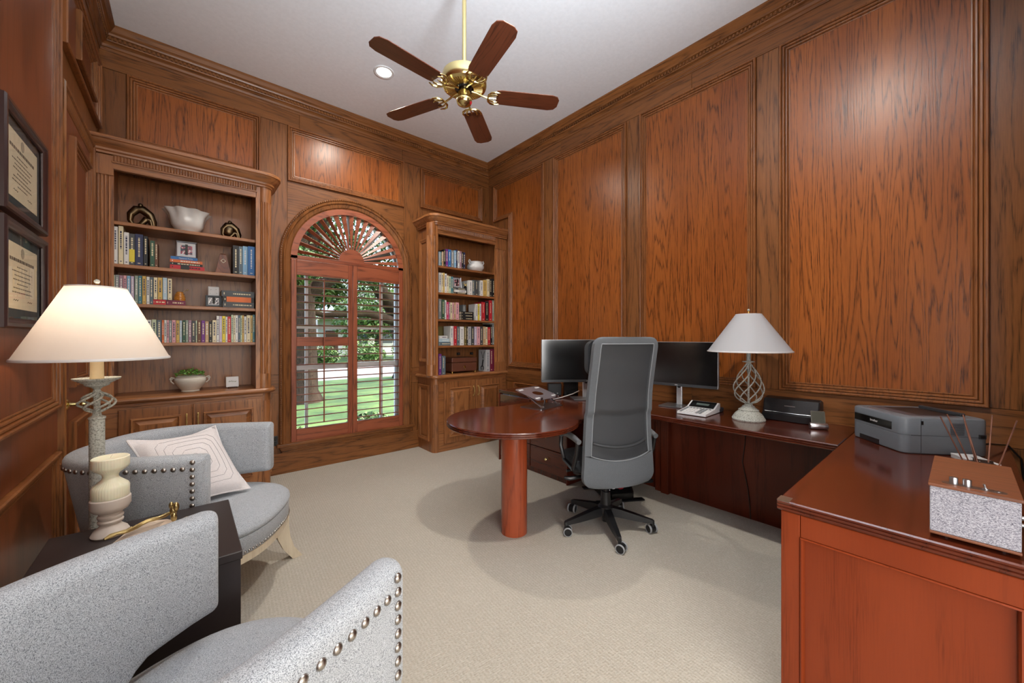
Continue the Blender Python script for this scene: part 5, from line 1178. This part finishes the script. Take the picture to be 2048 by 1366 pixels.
# ================================================================ armchairs
nail_m = metal('pewter_nailhead', srgb(170, 165, 160), .3)
NB = MB().lathe([(.0105, -.001), (.0102, .0018), (.0082, .0052), (.0044, .0072), (0, .0078)], 12).mesh('nailhead', nail_m, True)
NSM = MB().lathe([(.0068, -.001), (.0064, .0018), (.004, .0042), (0, .005)], 8).mesh('nailhead_small', nail_m, True)
pale_oak = wood('limed_oak', srgb(212, 200, 178), srgb(200, 186, 162), srgb(176, 158, 132), 'Z', rough=.5, k=14, rings=3, line=.12, pore=.25)
def armchair(name, label, loc, rz):
    A = thing(name, label, 'armchair', loc, rz)
    HW, LB = .325, .60
    def path(u):                                                           # u in -1..1 from one wing end round the back to the other
        a = u*PI/2; sx = abs(math.sin(a))
        return Vector((-LB*abs(math.cos(a))**.80, math.copysign(HW*(sx**.62) + .030*math.sin(2*abs(a)), u)))
    N_ = 72; us = [math.sin(PI/2*(2*i/N_ - 1)*1.0) if False else (2*i/N_ - 1) for i in range(N_+1)]
    P0 = [path(u) for u in us]
    # resample evenly
    d = [0]
    for a, b in zip(P0[:-1], P0[1:]): d.append(d[-1] + (b-a).length)
    tot = d[-1]; M_ = 64; pts = []
    for i in range(M_+1):
        q = tot*i/M_; k = max(j for j in range(len(d)) if d[j] <= q + 1e-9); k = min(k, len(d)-2)
        f = (q - d[k])/max(d[k+1]-d[k], 1e-9); pts.append(P0[k].lerp(P0[k+1], f))
    TH = .044
    def zb(q):                                                              # underside of the band by distance from a wing end
        if q < .14: return .508 - .010*q/.14
        if q < .34: t = (q-.14)/.20; return .498 - .188*(t*t*(3-2*t))
        return .31
    ZT = .797
    rings = []
    ext = [(-1, .012, .72), (-1, .004, .9)] 
    def section(p, nrm, q, k):
        th = TH*k; b, t_ = zb(q) + .02*(1-k), ZT - .012*(1-k); r = min(.034, th*.8); out = []
        for cx_, cz, a0 in ((th-r, t_-r, 0), (-th+r, t_-r, 90), (-th+r, b+r, 180), (th-r, b+r, 270)):
            for j in range(5):
                a = R(a0 + 90*j/4); zz_ = cz + r*math.sin(a); o = cx_ + r*math.cos(a) + (ZT - zz_)*.17*min(1, max(0, q-.05)/.40); out.append((p.x + nrm.x*o, p.y + nrm.y*o, cz + r*math.sin(a)))
        return out
    seq = []
    for i in range(M_+1):
        t = (pts[min(i+1, M_)] - pts[max(i-1, 0)]).normalized(); nrm = Vector((t.y, -t.x)); q = min(i, M_-i)*tot/M_
        seq.append((pts[i], nrm, q, 1.0, t))
    a = seq[0]; z_ = seq[-1]
    full = [(a[0] - a[4]*.020, a[1], 0, .55), (a[0] - a[4]*.014, a[1], 0, .82), (a[0] - a[4]*.006, a[1], 0, .95)] + [s_[:4] for s_ in seq] + [(z_[0] + z_[4]*.006, z_[1], 0, .95), (z_[0] + z_[4]*.014, z_[1], 0, .82), (z_[0] + z_[4]*.020, z_[1], 0, .55)]
    band = MB().loft([section(*f_) for f_ in full]).build('backrest', tweed, A, smooth=60)
    # nails along the outer top edge and down both wing ends
    s0 = seq[10]; outward = 1 if (s0[1].dot(Vector((0, s0[0].y)))) > 0 else -1
    def nail(p, nrm, z, qq=0):
        sh_ = TH - .0005 - (ZT - z)*.17*min(1, max(0, qq-.05)/.40)
        o = link(NB, 'nailhead', band, (p.x + nrm.x*outward*sh_, p.y + nrm.y*outward*sh_, z)); v = Vector((nrm.x*outward, nrm.y*outward, 0))
        o.rotation_euler = v.to_track_quat('Z', 'Y').to_euler()
    def at(q):
        f = q/tot*M_; k = min(int(f), M_-1); f -= k; p = seq[k][0].lerp(seq[k+1][0], f); n_ = seq[k][1].lerp(seq[k+1][1], f).normalized(); return p, n_
    q = .052
    while q < tot - .05: nail(*at(q), ZT-.048, min(q, tot-q)); q += .0335
    for side in (0, 1):
        z = ZT - .022
        while z > .545: nail(*at(.016 if side == 0 else tot-.016), z); z -= .0305
    # seat
    def outline(n=56):
        out = []
        for i in range(n):
            a = 2*PI*i/n; c, s = math.cos(a), math.sin(a)
            x = -.18 + math.copysign(abs(c)**.72, c)*(.375 if c > 0 else .40); y = math.copysign(abs(s)**.80, s)*.375
            out.append((x, y))
        return out
    ol = outline()
    cxy = (-.185, 0); cr = []
    for k, z in ((.970, .385), (.99, .390), (1.0, .400), (.995, .412), (.955, .428), (.86, .444), (.70, .455), (.45, .461), (.2, .463), (.02, .4635)):
        cr.append([(cxy[0] + (x-cxy[0])*k, cxy[1] + (y-cxy[1])*k, z) for x, y in ol])
    MB().loft(cr).build('seat_cushion', tweed, A, smooth=60)
    bandp = MB().slab(inset(ol, .006), [(.004, .300), (0, .304), (0, .384), (.006, .386)]).build('seat_band', tweed, A, smooth=50)
    MB().slab(inset(ol, .010), [(.006, .258), (0, .262), (0, .298), (.004, .2995)]).build('seat_rail', pale_oak, A, smooth=50)
    io = inset(ol, .006); acc = 0; n = len(io)
    for i in range(n):
        p, q_ = Vector(io[i]), Vector(io[(i+1) % n]); L_ = (q_-p).length; t = (q_-p)/max(L_, 1e-9); nn = Vector((t.y, -t.x))
        while acc < L_:
            w = p + t*acc; o = link(NSM, 'nailhead', bandp, (w.x, w.y, .312)); o.rotation_euler = Vector((nn.x, nn.y, 0)).to_track_quat('Z', 'Y').to_euler(); acc += .0195
        acc -= L_
    for sx, sy in ((1, 1), (1, -1), (-1, 1), (-1, -1)):
        b0 = Vector((((.095 if sy > 0 else -.05), sy*(.225 if sy > 0 else .262)) if sx > 0 else (-.46, sy*.21))); dr = Vector((sx*.8, sy*(.6 if sy > 0 else .1))).normalized(); pr_ = Vector((-dr.y, dr.x)); rg = []
        for k, (off, z, w, dd) in enumerate(((0, .27, .032, .045), (.008, .21, .030, .038), (.022, .14, .027, .032), (.048, .07, .025, .028), (.090, .008, .026, .027), (.094, 0, .026, .027))):
            c_ = b0 + dr*off; rg.append([(c_.x + dr.x*e*dd + pr_.x*g*w, c_.y + dr.y*e*dd + pr_.y*g*w, z) for e, g in ((-1, -1), (1, -1), (1, 1), (-1, 1))])
        MB().loft(rg).build('leg', pale_oak, A, smooth=30)
    return A
armchair('armchair', 'pale grey tweed barrel armchair with a pillow, in front of the left bookcase', (.222, 2.435, 0), R(-30))
armchair('armchair', 'pale grey tweed barrel armchair nearest the camera, its back cropped left', (.198, 1.142, 0), R(27.7))
# pillow
PC = [Vector(p) for p in ((-.215, 2.66, .80), (.135, 2.81, .795), (.275, 2.55, .475), (-.085, 2.41, .472))]
nrm = (PC[1]-PC[0]).cross(PC[3]-PC[0]).normalized()
if nrm.y > 0: nrm = -nrm
def pil(u, v, s):
    p = PC[0]*(1-u)*(1-v) + PC[1]*u*(1-v) + PC[2]*u*v + PC[3]*(1-u)*v
    a, b = 2*u-1, 2*v-1
    pinch = .13; c = sum(PC, Vector())/4
    k = 1 - (pinch*(1.5 if b < 0 else 1))*((1-a*a)*(b*b)) - pinch*(1-b*b)*(a*a); p = c + (p-c)*k
    th = .075*max(0, (1-a*a)*(1-b*b))**.42
    return p + nrm*(th*s)
G = 22; mb = MB(); vs = []; fs = []
for s in (1, -1): vs += [pil(i/G, j/G, s) for i in range(G+1) for j in range(G+1)]
for i in range(G):
    for j in range(G):
        a = i*(G+1)+j; fs += [(a, a+1, a+G+2, a+G+1)]; b = a + (G+1)**2; fs += [(b, b+G+1, b+G+2, b+1)]
mb.add(vs, fs)
ctr = sum(PC, Vector())/4
mb.v = [tuple(Vector(p) - ctr) for p in mb.v]
bmx = bmesh.new(); pm = mb.mesh('throw_pillow', fabric('pillow_linen', srgb(226, 222, 224), srgb(196, 192, 196), 500, bump=.3, bias=.45)); bmx.from_mesh(pm); bmesh.ops.remove_doubles(bmx, verts=bmx.verts[:], dist=1e-5); bmx.to_mesh(pm); bmx.free(); auto_smooth(pm, 70)
PL = link(pm, 'throw_pillow', None, tuple(ctr), label='off-white throw pillow with nested stitched lines leaning in the armchair', cat='pillow')
st = plain('stitch_grey', srgb(150, 148, 154), .8)
for k in range(5):
    f = .14 + .072*k; pts = []
    poly = [(f+.06, f), (1-f-.06, f), (1-f, f+.06), (1-f, 1-f-.06), (1-f-.06, 1-f), (f+.06, 1-f), (f, 1-f-.06), (f, f+.06), (f+.06, f)]
    for p, q in zip(poly[:-1], poly[1:]):
        for i in range(6): t = i/6; pts.append(pil(p[0]+(q[0]-p[0])*t, p[1]+(q[1]-p[1])*t, 1.0) + nrm*.0008 - ctr)
    MB().tube(pts, .0008, 5).build('stitched_line', st, PL)
MB().tube([pil(u, v, 0) - ctr for u, v in [(i/12, 0) for i in range(12)] + [(1, i/12) for i in range(12)] + [(1-i/12, 1) for i in range(12)] + [(0, 1-i/12) for i in range(13)]], .005, 6).build('flange', fabric('pillow_linen', None, None), PL, smooth=True)

# ================================================================ side table and what stands on it
espr = plain('espresso_wood', srgb(44, 36, 35), .35)
T = thing('side_table', 'dark espresso cube side table between the two grey armchairs', 'table', (-.108, 1.815, 0))
MB().rbox(-.255, -.266, .572, .255, .266, .600, .003).build('tabletop', espr, T)
for y in (-.262, .242): MB().box(-.25, y, 0, .25, y+.02, .571).build('side_panel', espr, T)
MB().box(-.25, -.241, .03, -.235, .241, .571).build('back_panel', espr, T); MB().box(-.234, -.241, .03, .226, .241, .05).build('bottom_panel', espr, T)
for z0, z1 in ((.052, .30), (.305, .545)):
    d = MB().rbox(.228, -.222, z0, .244, .222, z1, .002).build('drawer_front', espr, T); MB().ball((.250, 0, (z0+z1)/2), .007, 10, 6).build('drawer_knob', metal('dark_knob', srgb(120, 112, 100), .35), d, smooth=True)
MB().box(.236, -.24, .548, .25, .24, .571).build('front_rail', espr, T)
for y in (-.240, .224): MB().box(.232, y, 0, .25, y+.016, .548).build('front_stile', espr, T)
# candle on a turned stone pedestal (its tilt is the lens's)
T = thing('candle_stand', 'turned pale stone candle pedestal on the dark side table', 'candle holder', (-.202, 1.986, .6005))
MB().lathe([(0.0000, 0.0000), (0.0490, 0.0000), (0.0516, 0.0053), (0.0445, 0.0196), (0.0303, 0.0320), (0.0267, 0.0392), (0.0329, 0.0445), (0.0347, 0.0507), (0.0303, 0.0561), (0.0338, 0.0614), (0.0347, 0.0685), (0.0303, 0.0739), (0.0320, 0.0801), (0.0463, 0.0890), (0.0534, 0.1032), (0.0534, 0.1299), (0.0507, 0.1335), (0.0000, 0.1335)], 40).build('pedestal', stone, T, smooth=35)
T = thing('pillar_candle', 'ivory ribbed hourglass candle on the pale stone pedestal', 'candle', (-.202, 1.986, .7343))
rib = lambda a, z: 1 + .0045*math.cos(a*40)
MB().lathe([(0.0000, 0.0000), (0.0481, 0.0000), (0.0498, 0.0036), (0.0498, 0.0356), (0.0463, 0.0445), (0.0231, 0.0659), (0.0205, 0.0748), (0.0231, 0.0837), (0.0463, 0.1032), (0.0498, 0.1104), (0.0498, 0.1406), (0.0472, 0.1433), (0.0409, 0.1415), (0.0000, 0.1388)], 160, wob=rib).build('wax', ivory_wax, T, smooth=40)
MB().tube([(0, 0, .139), (.002, 0, .146), (.006, 0, .150)], .0012, 6).build('wick', plain('wick', srgb(230, 220, 200), .8), T)
# open book under a gilded branch
T = thing('open_book', 'open book with cream pages lying on the dark side table', 'book', (-.060, 1.852, .6005), R(-20))
for s in (-1, 1):
    rg = []
    for y in (-.11, .11):
        rg.append([(s*.002, y, .003), (s*.03, y, .014), (s*.08, y, .015), (s*.122, y, .009), (s*.122, y, .0035)])
    pg_ = MB(); pg_.loft(rg); o = pg_.build('page_block', plain('aged_pages', srgb(226, 206, 186), .8), T, smooth=30)
    ln = MB(); rnd = random.Random(3)
    for i in range(17):
        y = .092 - i*.011
        for x0, x1, z0, z1 in ((.03, .08, .0146, .0156), (.08, .116, .0156, .0113)):
            ln.add([(s*x0, y, z0), (s*x1, y, z1), (s*x1, y-.0045, z1), (s*x0, y-.0045, z0)], [(0, 1, 2, 3)])
    ln.build('text_lines', plain('faded_print', srgb(176, 158, 142), .8), o, kind='stuff')
MB().box(-.125, -.113, 0, .125, .113, .003).build('cover', cloth('brown'), T)
T = thing('gilded_branch', 'gilded metal twig ornament lying across the open book', 'ornament', (-.130, 1.888, .6165), R(0))
gilt = plain('old_gilt', srgb(176, 158, 112), .3, 1.0, bump=.5, bscale=90)
pts = [(-.075 + .0148*i, -.022 + .0058*i + .003*math.sin(i*1.3), .012 + .0018*i + .003*math.sin(i*1.1)) for i in range(12)]
MB().tube(pts, [.005 + .0028*abs(math.sin(i*1.7)) for i in range(12)], 8).build('twig', gilt, T, smooth=True)
for u, v, h, r_ in ((.098, .048, .032, .017), (.106, .040, .050, .014), (.100, .030, .016, .014), (.092, .056, .054, .011)): MB().ball((u, v, h), r_, 10, 7, (.7, .8, 1.25)).build('bud', gilt, T, smooth=True)
for i in (3, 6, 9): MB().tube([pts[i], (pts[i][0]+.02, pts[i][1]+.010, pts[i][2]+.008)], [.005, .002], 6).build('offshoot', gilt, T, smooth=True)
# floor lamp
T = thing('floor_lamp', 'lit weathered grey floor lamp with a wide white shade beside the door', 'lamp', (-.2615, 2.205, 0))
MB().lathe([(0, 0), (.105, 0), (.108, .008), (.095, .022), (.06, .034), (.038, .05), (.028, .07), (.024, .075), (0, .075)], 32).build('base', weath, T, smooth=35)
MB().lathe([(.0225, .07), (.0225, .985), (.025, .988), (.025, .994), (.014, 1.0), (.012, 1.012), (0, 1.012)], 24).build('pole', weath, T, smooth=35)
MB().tube([(0, 0, 1.0), (0, 0, 1.13)], .010, 12).build('center_rod', weath, T, smooth=True)
cage(T, .046, 1.012, 1.092, 6, R(150), .0042, weath)
MB().lathe([(.010, 1.086), (.012, 1.096), (.009, 1.102), (.016, 1.110), (.034, 1.118), (.038, 1.126), (.066, 1.142), (.068, 1.148), (.060, 1.147), (0, 1.140)], 36).build('drip_pan', weath, T, smooth=35)
MB().lathe([(.020, 1.142), (.0185, 1.25), (0, 1.25)], 24).build('candle_sleeve', plain('ivory_sleeve', srgb(212, 190, 150), .6, bump=.25, bscale=60), T, smooth=35)
shade(T, .214, .084, 1.223, 1.503, shademat('lit_shade', srgb(238, 232, 226), .55), white_pl)
MB().tube([(0, 0, 1.24), (0, 0, 1.52)], .003, 8).build('harp_rod', brass_old, T); MB().ball((0, 0, 1.526), .009, 10, 6).build('finial', weath, T, smooth=True)
for a in range(3): MB().tube([(0, 0, 1.49), (.082*math.cos(a*2.1), .082*math.sin(a*2.1), 1.50)], .0015, 6).build('shade_spider', brass_old, T)
MB().ball((0, 0, 1.33), .028, 14, 10, (1, 1, 1.25)).build('light_bulb', emit('bulb_glow', (1, .84, .66, 1), 10), T, smooth=True)
lamp('floor_lamp_bulb', 'POINT', (-.2615, 2.205, 1.40), energy=2.8, color=(1, .86, .70), shadow_soft_size=.05)
# ================================================================ outside the window
GZ = -.30
def ground(name, col1, col2, x0, y0, x1, y1, z, sc=3, rough=.95):
    m, N, L, P = newmat(name + '_surface'); tc = N.new('ShaderNodeTexCoord'); nz = N.new('ShaderNodeTexNoise'); nz.inputs['Scale'].default_value = sc; nz.inputs['Detail'].default_value = 6
    L.new(tc.outputs['Object'], nz.inputs['Vector']); rp = N.new('ShaderNodeValToRGB'); rp.color_ramp.elements[0].position = .35; rp.color_ramp.elements[1].position = .62
    rp.color_ramp.elements[0].color = col1; rp.color_ramp.elements[1].color = col2; L.new(nz.outputs['Fac'], rp.inputs[0]); L.new(rp.outputs[0], P.inputs['Base Color']); P.inputs['Roughness'].default_value = rough
    return MB().box(x0, y0, z-.2, x1, y1, z).build(name, m, kind='structure')
ground('flower_bed', srgb(67, 52, 38), srgb(105, 89, 69), -12, YB+.16, 24, 7.2, GZ+.01, 7)
ground('lawn', srgb(36, 66, 16), srgb(72, 98, 34), -30, 7.2, 50, 15.5, GZ, 1.6)
ground('street', srgb(115, 114, 110), srgb(129, 127, 124), -60, 15.5, 90, 22.5, GZ-.04, 3)
ground('far_lawn', srgb(38, 70, 16), srgb(74, 104, 34), -80, 22.5, 130, 75, GZ, 2)
bark = wood('bark', srgb(66, 54, 42), srgb(50, 40, 31), srgb(22, 17, 12), 'Z', rough=.95, k=12, rings=5, along=.3, line=.6, pore=.6, bump=.8, spec=.1)
leafA = leafmat('oak_leaf', srgb(29, 53, 17), srgb(89, 117, 48)); leafB = leafmat('light_leaf', srgb(50, 81, 26), srgb(110, 136, 64))
rnd = random.Random(21)
def foliage(par, blobs, n, size, mat, name='foliage'):
    mb = MB()
    for i in range(n):
        cx, cy, cz, rx, ry, rz = rnd.choice(blobs)
        while True:
            a = Vector((rnd.uniform(-1, 1), rnd.uniform(-1, 1), rnd.uniform(-1, 1)))
            if .25 < a.length <= 1: break
        Mx = TRS((cx + a.x*rx, cy + a.y*ry, cz + a.z*rz), rnd.uniform(-1, 1), rnd.uniform(-1, 1), rnd.uniform(0, 6.28)); s = size*rnd.uniform(.6, 1.3)
        mb.add([Mx @ Vector(q) for q in ((-s, 0, 0), (0, -s*.45, s*.2), (s, 0, 0), (0, s*.45, s*.2))], [(0, 1, 2), (0, 2, 3)])
    mb.build(name, mat, par, kind='stuff')
def tree(label, loc, limbs, blobs, n, size, mat, group=None):
    T = thing('oak_tree', label, 'tree', loc, 0, group)
    for i, (pts, rs) in enumerate(limbs): MB().tube(pts, rs, 10).build('trunk' if i == 0 else 'branch', bark, T, smooth=True)
    foliage(T, blobs, n, size, mat); return T
tree('near oak tree with a thick rough trunk at the left of the window view', (2.20, 10.8, GZ),
     [([(0, 0, -.1), (.0, 0, .3), (.05, 0, 1.5), (0, 0, 3.0), (-.2, 0, 4.6)], [.62, .42, .34, .32, .30]), ([(0, 0, 2.6), (.9, -.3, 3.3), (2.0, -.6, 3.9), (3.4, -.8, 4.3)], [.2, .15, .11, .06]), ([(-.1, 0, 3.4), (.6, .2, 4.6), (1.2, .3, 6)], [.2, .15, .08])],
     [(-1.0, .5, 4.6, 2.2, 2, 1.0), (1.5, .6, 5.0, 2.4, 2, 1.2), (3.4, -.6, 4.7, 1.6, 1.4, .8), (.2, 1, 6.6, 3, 2.5, 1.6), (-.4, -.6, 3.3, .8, .6, .5), (1.1, 1.4, 3.5, 1.5, 1.0, .8), (2.6, 1.2, 3.9, 1.5, 1.0, .8), (.6, 1.2, 2.9, .9, .7, .5)], 13000, .085, leafA)
tree('broad live oak with spreading limbs at the right of the window view', (6.7, 14.6, GZ),
     [([(.25, 0, -.1), (.2, 0, .3), (.1, 0, 1.2), (-.1, 0, 2.2), (-.35, 0, 2.9)], [.75, .55, .45, .42, .40]), ([(-.3, 0, 2.6), (-1.2, -.3, 3.6), (-2.2, -.5, 5.2), (-2.8, -.6, 7)], [.34, .26, .18, .1]), ([(-.3, 0, 2.7), (.3, .2, 3.8), (1.1, .3, 5.2), (1.5, .3, 7)], [.34, .28, .2, .1]), ([(-.15, 0, 2.2), (-1.6, -.5, 2.5), (-3.2, -.9, 2.35), (-4.4, -1.2, 2.6)], [.2, .14, .09, .05]), ([(.4, .2, 3.9), (-.4, .1, 5.2), (-.8, 0, 6.8)], [.2, .14, .08])],
     [(-2.6, -.4, 6.4, 2.4, 2, 1.4), (1.6, .4, 6.6, 2.4, 2, 1.4), (-.6, .4, 7.8, 3, 2, 1.6), (-4.6, -1.0, 3.6, 1.4, 1.2, .8), (2.6, .2, 4.4, 1.4, 1.2, .9), (-3.4, -.4, 4.6, 1.2, 1, .8)], 9500, .10, leafA)
bush = 'trees and bushes beyond the street'
for i, (x, y, h, w) in enumerate(((-1.0, 31, 9, 4.0), (3.4, 27, 7.5, 3.0), (4.9, 31.5, 9.0, 3.0), (10.6, 27.5, 7.0, 3.0), (14.0, 31, 9.5, 4.0), (17.5, 28, 8, 3.4))):
    tree(f'leafy tree beyond the street, {ORD[i+1]} from left in the row behind the bushes', (x, y, GZ), [([(0, 0, -.1), (.1, 0, h*.3), (0, 0, h*.6)], [.28, .2, .12])],
         [(0, 0, h*.62, w, w*.7, h*.34), (w*.3, 0, h*.42, w*.7, w*.6, h*.2), (-w*.35, .2, h*.40, w*.7, w*.6, h*.22)], 3600, .19, (leafA, leafB)[i % 2], bush)
for i, (x, y) in enumerate(((2.6, 24.6), (5.6, 24.2), (8.6, 24.8), (11.6, 24.3), (14.6, 24.8))):
    T = thing('garden_bush', f'rounded green bush along the far side of the street, {ORD[i+1]} from left', 'bush', (x, y, GZ), 0, bush); foliage(T, [(0, 0, .75, 1.3, .9, .75), (.6, 0, .5, .9, .8, .5)], 1500, .12, (leafB, leafA)[i % 2])
for i, (x, y, s) in enumerate(((1.25, 6.3, .34), (2.35, 6.5, .40), (3.0, 6.3, .32), (1.0, 5.7, .22), (1.9, 5.8, .24), (3.8, 6.7, .36))):
    T = thing('ground_plant', f'low leafy plant in the window flower bed, {("second", "fourth", "fifth", "first", "third", "sixth")[i]} from left', 'plant', (x, y, GZ+.01), 0, 'flower bed plants'); foliage(T, [(0, 0, s*.4, s, s*.8, s*.4)], 500, .05, (leafB, leafA)[i % 2])
# neighbour's house
H = thing('house', 'pale house with a grey gabled roof seen far beyond the street', 'house', (9.0, 37, GZ), R(6))
sid = plain('pale_siding', srgb(222, 220, 214), .8); roofm = plain('grey_shingles', srgb(120, 122, 126), .9)
MB().box(-7, -3, 0, 7, 3, 3.3).build('wall', sid, H)
MB().loft([[(-7.5, -3.6, 3.25), (-7.5, 3.6, 3.25), (-7.5, 0, 6.0)], [(7.5, -3.6, 3.25), (7.5, 3.6, 3.25), (7.5, 0, 6.0)]]).build('roof', roofm, H)
MB().loft([[(-1.6, -4.2, 3.2), (1.6, -4.2, 3.2), (0, -4.2, 5.0)], [(-1.6, 0, 3.2), (1.6, 0, 3.2), (0, 0, 5.0)]]).build('gable', sid, H)
for x in (-5, -2.6, 2.6, 5):
    w = MB().box(x-.6, -3.06, 1.0, x+.6, -3.0, 2.5).build('window', white_paint, H); MB().box(x-.5, -3.08, 1.1, x+.5, -3.05, 2.4).build('pane', plain('house_glass', srgb(60, 74, 84), .1), w)
MB().box(-.5, -3.06, 0, .5, -3.0, 2.2).build('front_door', plain('house_door', srgb(96, 62, 44), .6), H)
MB().box(-1.7, -4.1, 0, -1.5, -3.9, 3.2).build('porch_post', white_paint, H); MB().box(1.5, -4.1, 0, 1.7, -3.9, 3.2).build('porch_post', white_paint, H)
